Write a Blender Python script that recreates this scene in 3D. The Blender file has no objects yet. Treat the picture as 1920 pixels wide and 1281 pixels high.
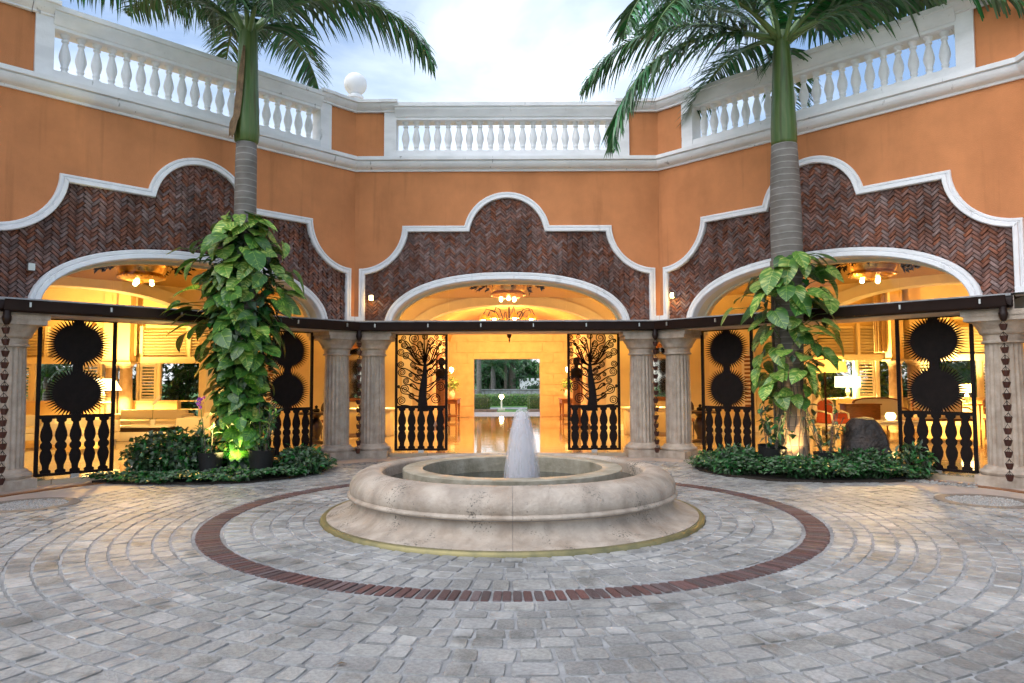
import bpy, math, random
from mathutils import Vector, Matrix, noise as mnoise
R = math.radians
PI = math.pi
random.seed(7)
sc = bpy.context.scene
col = sc.collection

# ---------------------------------------------------------------- camera
cam_d = bpy.data.cameras.new('camera')
cam = bpy.data.objects.new('camera', cam_d)
col.objects.link(cam)
cam_d.sensor_width = 36.0
cam_d.lens = 25.06
cam_d.clip_start = 0.05
cam_d.clip_end = 2000
_p, _r = R(3.237), R(0.208)
_F = Vector((0, math.cos(_p), math.sin(_p)))
_U = Vector((0, -math.sin(_p), math.cos(_p)))
_X = Vector((1, 0, 0))
_X2 = _X*math.cos(_r) - _U*math.sin(_r)
_U2 = _U*math.cos(_r) + _X*math.sin(_r)
cam.matrix_world = Matrix(((_X2.x, _U2.x, -_F.x, 0), (_X2.y, _U2.y, -_F.y, 0), (_X2.z, _U2.z, -_F.z, 1.5), (0, 0, 0, 1)))
sc.camera = cam

# ---------------------------------------------------------------- sky
SUN_EL, SUN_ROT = R(56), R(232)
world = bpy.data.worlds.new('World')
sc.world = world
world.use_nodes = True
wn, wl = world.node_tree.nodes, world.node_tree.links
wn.clear()
w_out = wn.new('ShaderNodeOutputWorld')
w_bg = wn.new('ShaderNodeBackground')
w_bg.inputs['Strength'].default_value = 0.14
sky = wn.new('ShaderNodeTexSky')
sky.sky_type = 'NISHITA'
sky.sun_disc = False
sky.sun_elevation = SUN_EL
sky.sun_rotation = SUN_ROT
sky.dust_density = 1.2
w_tc = wn.new('ShaderNodeTexCoord')
w_map = wn.new('ShaderNodeMapping')
w_map.inputs['Scale'].default_value = (1.0, 1.0, 2.2)
w_map.inputs['Location'].default_value = (0.35, 0.1, 0.2)
w_no = wn.new('ShaderNodeTexNoise')
w_no.inputs['Scale'].default_value = 1.9
w_no.inputs['Detail'].default_value = 7
w_no.inputs['Roughness'].default_value = 0.52
w_no.inputs['Distortion'].default_value = 0.4
w_ramp = wn.new('ShaderNodeValToRGB')
w_ramp.color_ramp.elements[0].position = 0.38
w_ramp.color_ramp.elements[1].position = 0.64
w_mix = wn.new('ShaderNodeMixRGB')
w_mix.inputs['Color2'].default_value = (5.8, 6.4, 7.1, 1)
wl.new(w_tc.outputs['Generated'], w_map.inputs['Vector'])
wl.new(w_map.outputs['Vector'], w_no.inputs['Vector'])
wl.new(w_no.outputs['Fac'], w_ramp.inputs['Fac'])
wl.new(w_ramp.outputs['Color'], w_mix.inputs['Fac'])
wl.new(sky.outputs['Color'], w_mix.inputs['Color1'])
wl.new(w_mix.outputs['Color'], w_bg.inputs['Color'])
wl.new(w_bg.outputs['Background'], w_out.inputs['Surface'])

# ---------------------------------------------------------------- sun (soft, overcast)
sun_d = bpy.data.lights.new('sun', 'SUN')
sun_d.energy = 1.35
sun_d.angle = R(70)
sun_d.color = (1.0, 0.97, 0.93)
sun = bpy.data.objects.new('sun', sun_d)
col.objects.link(sun)
_az = SUN_ROT
_dir = Vector((math.sin(_az)*math.cos(SUN_EL), math.cos(_az)*math.cos(SUN_EL), math.sin(SUN_EL)))
sun.rotation_euler = (-_dir).to_track_quat('-Z', 'Y').to_euler()
sun.location = (0, -5, 30)

sc.view_settings.view_transform = 'Standard'
sc.view_settings.look = 'None'
sc.view_settings.exposure = 0.78
sc.view_settings.gamma = 1.0
sc.view_settings.use_curve_mapping = False
sc.render.engine = 'CYCLES'
sc.cycles.use_denoising = True
sc.cycles.use_adaptive_sampling = True
sc.cycles.adaptive_threshold = 0.06
sc.cycles.max_bounces = 6
sc.cycles.diffuse_bounces = 3
sc.cycles.glossy_bounces = 3
sc.cycles.transparent_max_bounces = 10
sc.cycles.caustics_reflective = False
sc.cycles.caustics_refractive = False
sc.cycles.sample_clamp_indirect = 6

# ---------------------------------------------------------------- materials
MATS = {}
def mat(name, c, rough=0.7, metal=0.0, vary=0.0, nscale=6.0, bump=0.0, bscale=40.0, spec=0.5, rnd=0.0, c2=None, stretch=None,
        emit=None, estr=0.0, coat=0.0, trans=0.0, alpha=1.0, detail=5.0, ramp=(0.35, 0.65), bdist=0.02, hue=0.0):
    m = bpy.data.materials.new(name)
    m.use_nodes = True
    nt = m.node_tree
    N, L = nt.nodes, nt.links
    b = N['Principled BSDF']
    b.inputs['Base Color'].default_value = (*c, 1)
    b.inputs['Roughness'].default_value = rough
    b.inputs['Metallic'].default_value = metal
    b.inputs['Specular IOR Level'].default_value = spec
    b.inputs['Coat Weight'].default_value = coat
    if trans: b.inputs['Transmission Weight'].default_value = trans
    if emit:
        b.inputs['Emission Color'].default_value = (*emit, 1)
        b.inputs['Emission Strength'].default_value = estr
    tc = N.new('ShaderNodeTexCoord')
    vec = tc.outputs['Object']
    if stretch:
        mp = N.new('ShaderNodeMapping'); mp.inputs['Scale'].default_value = stretch
        L.new(vec, mp.inputs['Vector']); vec = mp.outputs['Vector']
    out = None
    if vary or c2:
        n = N.new('ShaderNodeTexNoise'); n.inputs['Scale'].default_value = nscale; n.inputs['Detail'].default_value = detail
        n.inputs['Roughness'].default_value = 0.6
        L.new(vec, n.inputs['Vector'])
        rp = N.new('ShaderNodeValToRGB')
        rp.color_ramp.elements[0].position, rp.color_ramp.elements[1].position = ramp
        if c2: a, d = c, c2
        else: a, d = tuple(x*(1-vary) for x in c), tuple(min(1, x*(1+vary)) for x in c)
        rp.color_ramp.elements[0].color = (*a, 1); rp.color_ramp.elements[1].color = (*d, 1)
        L.new(n.outputs['Fac'], rp.inputs['Fac'])
        out = rp.outputs['Color']
    if rnd:
        oi = N.new('ShaderNodeObjectInfo'); ge = N.new('ShaderNodeNewGeometry')
        ad = N.new('ShaderNodeMath'); ad.operation = 'ADD'
        L.new(oi.outputs['Random'], ad.inputs[0]); L.new(ge.outputs['Random Per Island'], ad.inputs[1])
        fr = N.new('ShaderNodeMath'); fr.operation = 'FRACT'; L.new(ad.outputs[0], fr.inputs[0])
        mr = N.new('ShaderNodeMapRange'); mr.inputs['To Min'].default_value = 1-rnd; mr.inputs['To Max'].default_value = 1+rnd
        L.new(fr.outputs[0], mr.inputs['Value'])
        hs = N.new('ShaderNodeHueSaturation')
        L.new(mr.outputs[0], hs.inputs['Value'])
        if hue:
            m2 = N.new('ShaderNodeMath'); m2.operation = 'MULTIPLY'; m2.inputs[1].default_value = 7.31; L.new(fr.outputs[0], m2.inputs[0])
            f2 = N.new('ShaderNodeMath'); f2.operation = 'FRACT'; L.new(m2.outputs[0], f2.inputs[0])
            m3 = N.new('ShaderNodeMapRange'); m3.inputs['To Min'].default_value = 0.5-hue; m3.inputs['To Max'].default_value = 0.5+hue
            L.new(f2.outputs[0], m3.inputs['Value']); L.new(m3.outputs[0], hs.inputs['Hue'])
            m4 = N.new('ShaderNodeMapRange'); m4.inputs['To Min'].default_value = 0.5; m4.inputs['To Max'].default_value = 1.2
            L.new(f2.outputs[0], m4.inputs['Value']); L.new(m4.outputs[0], hs.inputs['Saturation'])
        if out: L.new(out, hs.inputs['Color'])
        else: hs.inputs['Color'].default_value = (*c, 1)
        out = hs.outputs['Color']
    if out: L.new(out, b.inputs['Base Color'])
    if bump:
        n2 = N.new('ShaderNodeTexNoise'); n2.inputs['Scale'].default_value = bscale; n2.inputs['Detail'].default_value = 6
        L.new(vec, n2.inputs['Vector'])
        bp = N.new('ShaderNodeBump'); bp.inputs['Strength'].default_value = bump; bp.inputs['Distance'].default_value = bdist
        L.new(n2.outputs['Fac'], bp.inputs['Height']); L.new(bp.outputs['Normal'], b.inputs['Normal'])
    MATS[name] = m
    return m

mat('stucco', (0.63, 0.252, 0.105), 0.92, vary=0.10, nscale=1.2, bump=0.25, bscale=60, spec=0.2)
mat('white_paint', (0.80, 0.80, 0.82), 0.6, vary=0.05, nscale=4, bump=0.1, bscale=50, spec=0.3)
mat('white_rail', (0.78, 0.79, 0.81), 0.65, c2=(0.83, 0.83, 0.85), nscale=3, bump=0.15, bscale=40, ramp=(0.3, 0.5), spec=0.3)
mat('brick_back', (0.075, 0.042, 0.034), 0.95, vary=0.3, nscale=20)
mat('brick', (0.17, 0.068, 0.050), 0.85, c2=(0.31, 0.145, 0.108), nscale=16, rnd=0.26, hue=0.005, bump=0.6, bscale=60, spec=0.25)
mat('ring_brick', (0.075, 0.032, 0.03), 0.6, c2=(0.14, 0.072, 0.066), nscale=12, rnd=0.4, hue=0.006, bump=0.5, bscale=50)
mat('paver', (0.25, 0.243, 0.235), 0.42, c2=(0.40, 0.388, 0.37), nscale=6.5, rnd=0.2, hue=0.015, bump=0.6, bscale=22, detail=8, ramp=(0.36, 0.62), bdist=0.03)
mat('mortar', (0.29, 0.288, 0.288), 0.8, vary=0.2, nscale=9, bump=0.6, bscale=60)
mat('terrace', (0.36, 0.29, 0.25), 0.55, c2=(0.46, 0.38, 0.33), nscale=2.5, bump=0.4, bscale=18, detail=9)
mat('travertine', (0.31, 0.235, 0.175), 0.55, c2=(0.45, 0.375, 0.305), nscale=3.0, bump=0.5, bscale=26, detail=9, ramp=(0.3, 0.6))
mat('fountain_inner', (0.22, 0.19, 0.13), 0.5, c2=(0.4, 0.35, 0.27), nscale=4, bump=0.5, bscale=25)
mat('column_stone', (0.40, 0.31, 0.235), 0.75, c2=(0.55, 0.455, 0.37), nscale=5, bump=0.5, bscale=35, detail=8)
mat('brass', (0.26, 0.22, 0.10), 0.45, metal=0.5, c2=(0.11, 0.11, 0.06), nscale=5, ramp=(0.45, 0.8))
mat('gold', (0.85, 0.58, 0.20), 0.27, metal=1.0, vary=0.2, nscale=8)
mat('gutter', (0.018, 0.008, 0.006), 0.42, vary=0.2, nscale=4, spec=0.25)
mat('iron', (0.010, 0.006, 0.005), 0.6, vary=0.3, nscale=8, spec=0.15)
mat('copper_cup', (0.075, 0.028, 0.02), 0.45, metal=0.4, rnd=0.2)
mat('steel', (0.5, 0.5, 0.48), 0.4, metal=0.8)
mat('flashing', (0.32, 0.32, 0.33), 0.7, vary=0.3, nscale=6, bump=0.5, bscale=30)
mat('lintel', (0.60, 0.50, 0.43), 0.8, vary=0.08, nscale=3)
mat('cream_wall', (0.74, 0.60, 0.33), 0.8, vary=0.06, nscale=1.5)
mat('stone_wall', (0.62, 0.47, 0.30), 0.7, c2=(0.72, 0.58, 0.40), nscale=3, bump=0.3, bscale=20)
mat('ceiling', (0.50, 0.33, 0.12), 0.9, vary=0.04, nscale=1)
mat('cream_paint', (0.78, 0.72, 0.56), 0.6, vary=0.04, nscale=3)
mat('curtain', (0.55, 0.42, 0.25), 0.9, vary=0.1, nscale=6)
mat('sofa', (0.74, 0.68, 0.55), 0.85, bump=0.2, bscale=120)
mat('red_fabric', (0.42, 0.075, 0.03), 0.85, vary=0.1, nscale=20)
mat('wood', (0.22, 0.085, 0.03), 0.45, vary=0.25, nscale=8, stretch=(1, 1, 6))
mat('dark_wood', (0.035, 0.018, 0.012), 0.4)
mat('picture', (0.20, 0.05, 0.02), 0.6, c2=(0.42, 0.16, 0.05), nscale=4)
mat('mirror', (0.8, 0.75, 0.65), 0.05, metal=1.0)
mat('ceramic', (0.8, 0.78, 0.72), 0.25)
mat('shade_lit', (0.9, 0.75, 0.45), 0.8, emit=(1.0, 0.72, 0.30), estr=3.5)
mat('shade_dim', (0.7, 0.42, 0.15), 0.8, emit=(1.0, 0.5, 0.12), estr=0.25)
mat('bulb', (1, 0.9, 0.7), 0.5, emit=(1.0, 0.74, 0.36), estr=22)
mat('pot', (0.010, 0.009, 0.009), 0.6, bump=0.2, bscale=30)
mat('rock', (0.020, 0.015, 0.013), 0.65, c2=(0.075, 0.046, 0.033), nscale=3.5, bump=0.9, bscale=9, detail=10, ramp=(0.45, 0.8), bdist=0.08)
mat('pebble', (0.30, 0.285, 0.265), 0.6, rnd=0.35)
mat('soil', (0.035, 0.025, 0.018), 0.95, vary=0.3, nscale=20, bump=0.8, bscale=30)
mat('leaf_ground', (0.022, 0.085, 0.014), 0.4, rnd=0.55, hue=0.03, spec=0.5)
mat('leaf_shrub', (0.028, 0.10, 0.02), 0.42, rnd=0.5, hue=0.03)
mat('leaf_tree', (0.05, 0.14, 0.035), 0.5, rnd=0.5, hue=0.03)
mat('leaf_light', (0.14, 0.25, 0.04), 0.5, rnd=0.4, hue=0.03)
mat('hedge', (0.13, 0.20, 0.025), 0.6, rnd=0.4, hue=0.02)
mat('frond', (0.042, 0.16, 0.036), 0.36, rnd=0.5, hue=0.03, spec=0.5)
mat('frond_stalk', (0.12, 0.20, 0.06), 0.45, vary=0.2)
mat('dry_leaf', (0.16, 0.10, 0.05), 0.8, vary=0.4, nscale=10)
mat('bark', (0.16, 0.13, 0.10), 0.9, vary=0.3, nscale=8, bump=0.8, bscale=20)
mat('lawn', (0.06, 0.16, 0.025), 0.9, vary=0.35, nscale=2.5, bump=0.8, bscale=90)
mat('orchid_white', (0.85, 0.83, 0.75), 0.6)
mat('orchid_purple', (0.32, 0.06, 0.36), 0.6)
mat('roof_slab', (0.4, 0.38, 0.36), 0.9)

def nodes(m):
    return m.node_tree.nodes, m.node_tree.links, m.node_tree.nodes['Principled BSDF']

# dark weather streaks that run down the herringbone panels
def streaks(name, lo, scale, amount, r0=0.34, r1=0.58, tint=(1, 1, 1)):
    N, L, b = nodes(MATS[name])
    src = b.inputs['Base Color'].links[0].from_socket
    g = N.new('ShaderNodeNewGeometry'); mp = N.new('ShaderNodeMapping'); mp.inputs['Scale'].default_value = scale
    n = N.new('ShaderNodeTexNoise'); n.inputs['Scale'].default_value = 1.0; n.inputs['Detail'].default_value = 5
    L.new(g.outputs['Position'], mp.inputs['Vector']); L.new(mp.outputs[0], n.inputs['Vector'])
    rp = N.new('ShaderNodeValToRGB'); rp.color_ramp.elements[0].position = r0; rp.color_ramp.elements[1].position = r1
    rp.color_ramp.elements[0].color = (lo*tint[0], lo*tint[1], lo*tint[2], 1); rp.color_ramp.elements[1].color = (1, 1, 1, 1)
    L.new(n.outputs['Fac'], rp.inputs['Fac'])
    mx = N.new('ShaderNodeMixRGB'); mx.blend_type = 'MULTIPLY'; mx.inputs['Fac'].default_value = amount
    L.new(src, mx.inputs['Color1']); L.new(rp.outputs['Color'], mx.inputs['Color2']); L.new(mx.outputs['Color'], b.inputs['Base Color'])
streaks('brick', 0.45, (1.6, 1.6, 0.7), 0.9)
streaks('paver', 0.62, (0.9, 0.9, 0.9), 0.9)
streaks('white_rail', 0.86, (2.2, 2.2, 5.0), 0.8)
streaks('white_rail', 0.35, (9, 9, 2.5), 0.7, 0.27, 0.32)
streaks('white_paint', 0.7, (8, 8, 2.0), 0.6, 0.28, 0.36)
streaks('paver', 0.5, (2.6, 2.6, 2.6), 0.8, 0.30, 0.44, (1.0, 0.98, 0.9))
streaks('stucco', 0.80, (5, 5, 0.35), 0.8, 0.28, 0.42)
streaks('mortar', 0.6, (1.5, 1.5, 1.5), 0.9)
streaks('stucco', 0.80, (1.1, 1.1, 0.3), 0.8)
streaks('travertine', 0.66, (5.5, 5.5, 0.9), 0.75)
streaks('column_stone', 0.75, (7, 7, 0.8), 0.8)

# palm trunk: ring scars; crownshaft
def ring_trunk(name, c, c2, freq, bumpd):
    m = mat(name, c, 0.75, spec=0.3)
    N, L, b = nodes(m)
    tc = N.new('ShaderNodeTexCoord')
    sep = N.new('ShaderNodeSeparateXYZ'); L.new(tc.outputs['Object'], sep.inputs[0])
    n = N.new('ShaderNodeTexNoise'); n.inputs['Scale'].default_value = 2.0; n.inputs['Detail'].default_value = 4
    L.new(tc.outputs['Object'], n.inputs['Vector'])
    ma = N.new('ShaderNodeMath'); ma.operation = 'MULTIPLY_ADD'; ma.inputs[1].default_value = 0.07
    L.new(n.outputs['Fac'], ma.inputs[0]); L.new(sep.outputs['Z'], ma.inputs[2])
    mu = N.new('ShaderNodeMath'); mu.operation = 'MULTIPLY'; mu.inputs[1].default_value = freq; L.new(ma.outputs[0], mu.inputs[0])
    fr = N.new('ShaderNodeMath'); fr.operation = 'FRACT'; L.new(mu.outputs[0], fr.inputs[0])
    rp = N.new('ShaderNodeValToRGB')
    e = rp.color_ramp.elements
    e[0].position = 0.0; e[0].color = (*[x*0.45 for x in c], 1)
    e[1].position = 0.10; e[1].color = (*c2, 1)
    e2 = e.new(0.3); e2.color = (*c, 1)
    L.new(fr.outputs[0], rp.inputs['Fac'])
    n3 = N.new('ShaderNodeTexNoise'); n3.inputs['Scale'].default_value = 5; n3.inputs['Detail'].default_value = 8
    mp = N.new('ShaderNodeMapping'); mp.inputs['Scale'].default_value = (0.9, 0.9, 1.3); L.new(tc.outputs['Object'], mp.inputs['Vector']); L.new(mp.outputs[0], n3.inputs['Vector'])
    mx = N.new('ShaderNodeMixRGB'); mx.blend_type = 'MULTIPLY'; mx.inputs['Fac'].default_value = 0.7
    rp3 = N.new('ShaderNodeValToRGB'); rp3.color_ramp.elements[0].color = (0.66, 0.64, 0.61, 1); rp3.color_ramp.elements[1].color = (1.15, 1.15, 1.15, 1)
    rp3.color_ramp.elements[0].position = 0.3; rp3.color_ramp.elements[1].position = 0.65
    L.new(n3.outputs['Fac'], rp3.inputs['Fac']); L.new(rp.outputs['Color'], mx.inputs['Color1']); L.new(rp3.outputs['Color'], mx.inputs['Color2'])
    L.new(mx.outputs['Color'], b.inputs['Base Color'])
    bp = N.new('ShaderNodeBump'); bp.inputs['Strength'].default_value = 0.6; bp.inputs['Distance'].default_value = bumpd
    L.new(fr.outputs[0], bp.inputs['Height']); L.new(bp.outputs['Normal'], b.inputs['Normal'])
ring_trunk('palm_trunk', (0.20, 0.18, 0.165), (0.34, 0.32, 0.30), 9.0, 0.015)
ring_trunk('trunk_tan', (0.42, 0.27, 0.17), (0.5, 0.34, 0.22), 6.0, 0.02)
m = mat('crownshaft', (0.045, 0.115, 0.022), 0.38, c2=(0.13, 0.17, 0.055), nscale=3, stretch=(5, 5, 0.4), spec=0.4, ramp=(0.3, 0.7))

streaks('crownshaft', 0.45, (14, 14, 0.6), 0.8, 0.32, 0.46, (1.3, 0.9, 0.6))

# variegated pothos leaf: pale streaks that fan out from the midrib
def pothos(name, dark, light, amount):
    m = mat(name, dark, 0.36, spec=0.5)
    N, L, b = nodes(m)
    tc = N.new('ShaderNodeTexCoord'); oi = N.new('ShaderNodeObjectInfo')
    sep = N.new('ShaderNodeSeparateXYZ'); L.new(tc.outputs['Object'], sep.inputs[0])
    ab = N.new('ShaderNodeMath'); ab.operation = 'ABSOLUTE'; L.new(sep.outputs['Y'], ab.inputs[0])
    # fan coordinate: x - 0.8|y|
    fa = N.new('ShaderNodeMath'); fa.operation = 'MULTIPLY_ADD'; fa.inputs[1].default_value = -0.75
    L.new(ab.outputs[0], fa.inputs[0]); L.new(sep.outputs['X'], fa.inputs[2])
    cb = N.new('ShaderNodeCombineXYZ')
    s1 = N.new('ShaderNodeMath'); s1.operation = 'MULTIPLY'; s1.inputs[1].default_value = 15.0; L.new(fa.outputs[0], s1.inputs[0])
    s2 = N.new('ShaderNodeMath'); s2.operation = 'MULTIPLY'; s2.inputs[1].default_value = 3.0; L.new(sep.outputs['Y'], s2.inputs[0])
    s3 = N.new('ShaderNodeMath'); s3.operation = 'MULTIPLY'; s3.inputs[1].default_value = 60.0; L.new(oi.outputs['Random'], s3.inputs[0])
    L.new(s1.outputs[0], cb.inputs['X']); L.new(s2.outputs[0], cb.inputs['Y']); L.new(s3.outputs[0], cb.inputs['Z'])
    n = N.new('ShaderNodeTexNoise'); n.inputs['Scale'].default_value = 1.0; n.inputs['Detail'].default_value = 3
    L.new(cb.outputs[0], n.inputs['Vector'])
    rp = N.new('ShaderNodeValToRGB')
    rp.color_ramp.elements[0].position = 0.60-amount; rp.color_ramp.elements[0].color = (*dark, 1)
    rp.color_ramp.elements[1].position = 0.74-amount*0.7; rp.color_ramp.elements[1].color = (*light, 1)
    L.new(n.outputs['Fac'], rp.inputs['Fac'])
    # pale midrib
    cp = N.new('ShaderNodeMath'); cp.operation = 'LESS_THAN'; cp.inputs[1].default_value = 0.006; L.new(ab.outputs[0], cp.inputs[0])
    mx = N.new('ShaderNodeMixRGB'); mx.inputs['Color2'].default_value = (*light, 1)
    L.new(cp.outputs[0], mx.inputs['Fac']); L.new(rp.outputs['Color'], mx.inputs['Color1'])
    hs = N.new('ShaderNodeHueSaturation')
    mr = N.new('ShaderNodeMapRange'); mr.inputs['To Min'].default_value = 0.65; mr.inputs['To Max'].default_value = 1.35
    L.new(oi.outputs['Random'], mr.inputs['Value']); L.new(mr.outputs[0], hs.inputs['Value']); L.new(mx.outputs['Color'], hs.inputs['Color'])
    L.new(hs.outputs['Color'], b.inputs['Base Color'])
    b.inputs['Subsurface Weight'].default_value = 0.0
pothos('pothos_dark', (0.035, 0.12, 0.018), (0.24, 0.36, 0.06), 0.06)
pothos('pothos_light', (0.08, 0.21, 0.025), (0.46, 0.52, 0.13), 0.12)

# polished marble floor with large tiles
def marble():
    m = mat('marble', (0.55, 0.43, 0.30), 0.05, spec=0.8)
    N, L, b = nodes(m)
    tc = N.new('ShaderNodeTexCoord')
    bk = N.new('ShaderNodeTexBrick'); bk.offset = 0.0
    bk.inputs['Color1'].default_value = (0.60, 0.49, 0.35, 1); bk.inputs['Color2'].default_value = (0.50, 0.39, 0.27, 1)
    bk.inputs['Mortar'].default_value = (0.30, 0.21, 0.13, 1)
    bk.inputs['Scale'].default_value = 1.0; bk.inputs['Mortar Size'].default_value = 0.006
    bk.inputs['Brick Width'].default_value = 0.9; bk.inputs['Row Height'].default_value = 0.9
    L.new(tc.outputs['Object'], bk.inputs['Vector'])
    n = N.new('ShaderNodeTexNoise'); n.inputs['Scale'].default_value = 1.7; n.inputs['Detail'].default_value = 8; n.inputs['Distortion'].default_value = 1.2
    L.new(tc.outputs['Object'], n.inputs['Vector'])
    mx = N.new('ShaderNodeMixRGB'); mx.blend_type = 'MULTIPLY'; mx.inputs['Fac'].default_value = 0.6
    rp = N.new('ShaderNodeValToRGB'); rp.color_ramp.elements[0].color = (0.62, 0.55, 0.48, 1); rp.color_ramp.elements[0].position = 0.35
    L.new(n.outputs['Fac'], rp.inputs['Fac']); L.new(bk.outputs['Color'], mx.inputs['Color1']); L.new(rp.outputs['Color'], mx.inputs['Color2'])
    L.new(mx.outputs['Color'], b.inputs['Base Color'])
    n2 = N.new('ShaderNodeTexNoise'); n2.inputs['Scale'].default_value = 2.2
    L.new(tc.outputs['Object'], n2.inputs['Vector'])
    bp = N.new('ShaderNodeBump'); bp.inputs['Strength'].default_value = 0.08; bp.inputs['Distance'].default_value = 0.03
    L.new(n2.outputs['Fac'], bp.inputs['Height']); L.new(bp.outputs['Normal'], b.inputs['Normal'])
marble()

# travertine: dark pits and drip stains on the basin
def pitted(name):
    m = MATS[name]; N, L, b = nodes(m)
    src = b.inputs['Base Color'].links[0].from_socket
    tc = N.new('ShaderNodeTexCoord')
    n = N.new('ShaderNodeTexNoise'); n.inputs['Scale'].default_value = 48; n.inputs['Detail'].default_value = 7
    n0 = N.new('ShaderNodeTexNoise'); n0.inputs['Scale'].default_value = 2.3; n0.inputs['Detail'].default_value = 3
    L.new(tc.outputs['Object'], n.inputs['Vector']); L.new(tc.outputs['Object'], n0.inputs['Vector'])
    mu = N.new('ShaderNodeMath'); mu.operation = 'MULTIPLY'; L.new(n.outputs['Fac'], mu.inputs[0]); L.new(n0.outputs['Fac'], mu.inputs[1])
    rp = N.new('ShaderNodeValToRGB'); rp.color_ramp.elements[0].position = 0.32; rp.color_ramp.elements[1].position = 0.40
    rp.color_ramp.elements[0].color = (0, 0, 0, 1); rp.color_ramp.elements[1].color = (1, 1, 1, 1)
    L.new(mu.outputs[0], rp.inputs['Fac'])
    mx = N.new('ShaderNodeMixRGB'); mx.inputs['Color2'].default_value = (0.10, 0.085, 0.065, 1)
    L.new(rp.outputs['Color'], mx.inputs['Fac']); L.new(src, mx.inputs['Color1']); L.new(mx.outputs['Color'], b.inputs['Base Color'])
pitted('travertine')

# thin architectural glass
def thin_glass():
    m = bpy.data.materials.new('glass'); m.use_nodes = True
    N, L = m.node_tree.nodes, m.node_tree.links
    N.clear()
    o = N.new('ShaderNodeOutputMaterial'); t = N.new('ShaderNodeBsdfTransparent'); g = N.new('ShaderNodeBsdfGlossy')
    g.inputs['Roughness'].default_value = 0.02
    t.inputs['Color'].default_value = (0.96, 0.95, 0.93, 1)
    lw = N.new('ShaderNodeFresnel'); lw.inputs['IOR'].default_value = 1.25
    mx = N.new('ShaderNodeMixShader')
    L.new(lw.outputs[0], mx.inputs[0]); L.new(t.outputs[0], mx.inputs[1]); L.new(g.outputs[0], mx.inputs[2]); L.new(mx.outputs[0], o.inputs['Surface'])
    MATS['glass'] = m
thin_glass()
# still water and aerated jet
m = mat('water', (0.015, 0.022, 0.018), 0.06, spec=0.6, bump=0.25, bscale=9)
def jet_mat(name, dens):
    m = bpy.data.materials.new(name); m.use_nodes = True
    N, L = m.node_tree.nodes, m.node_tree.links
    N.clear()
    o = N.new('ShaderNodeOutputMaterial'); t = N.new('ShaderNodeBsdfTransparent')
    d = N.new('ShaderNodeBsdfDiffuse'); d.inputs['Color'].default_value = (0.78, 0.77, 0.80, 1)
    tl = N.new('ShaderNodeBsdfTranslucent'); tl.inputs['Color'].default_value = (0.8, 0.79, 0.82, 1)
    m1 = N.new('ShaderNodeMixShader'); m1.inputs[0].default_value = 0.45
    L.new(d.outputs[0], m1.inputs[1]); L.new(tl.outputs[0], m1.inputs[2])
    tc = N.new('ShaderNodeTexCoord'); mp = N.new('ShaderNodeMapping'); mp.inputs['Scale'].default_value = (14, 14, 2.2)
    n = N.new('ShaderNodeTexNoise'); n.inputs['Scale'].default_value = 1.0; n.inputs['Detail'].default_value = 5
    L.new(tc.outputs['Object'], mp.inputs['Vector']); L.new(mp.outputs[0], n.inputs['Vector'])
    mr = N.new('ShaderNodeMapRange'); mr.inputs['From Min'].default_value = 0.3; mr.inputs['From Max'].default_value = 0.7
    mr.inputs['To Min'].default_value = dens-0.07; mr.inputs['To Max'].default_value = dens+0.07
    L.new(n.outputs['Fac'], mr.inputs['Value'])
    m2 = N.new('ShaderNodeMixShader'); L.new(mr.outputs[0], m2.inputs[0]); L.new(t.outputs[0], m2.inputs[1]); L.new(m1.outputs[0], m2.inputs[2])
    L.new(m2.outputs[0], o.inputs['Surface'])
    MATS[name] = m
jet_mat('jet_core', 0.7); jet_mat('jet_mist', 0.3)

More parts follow.
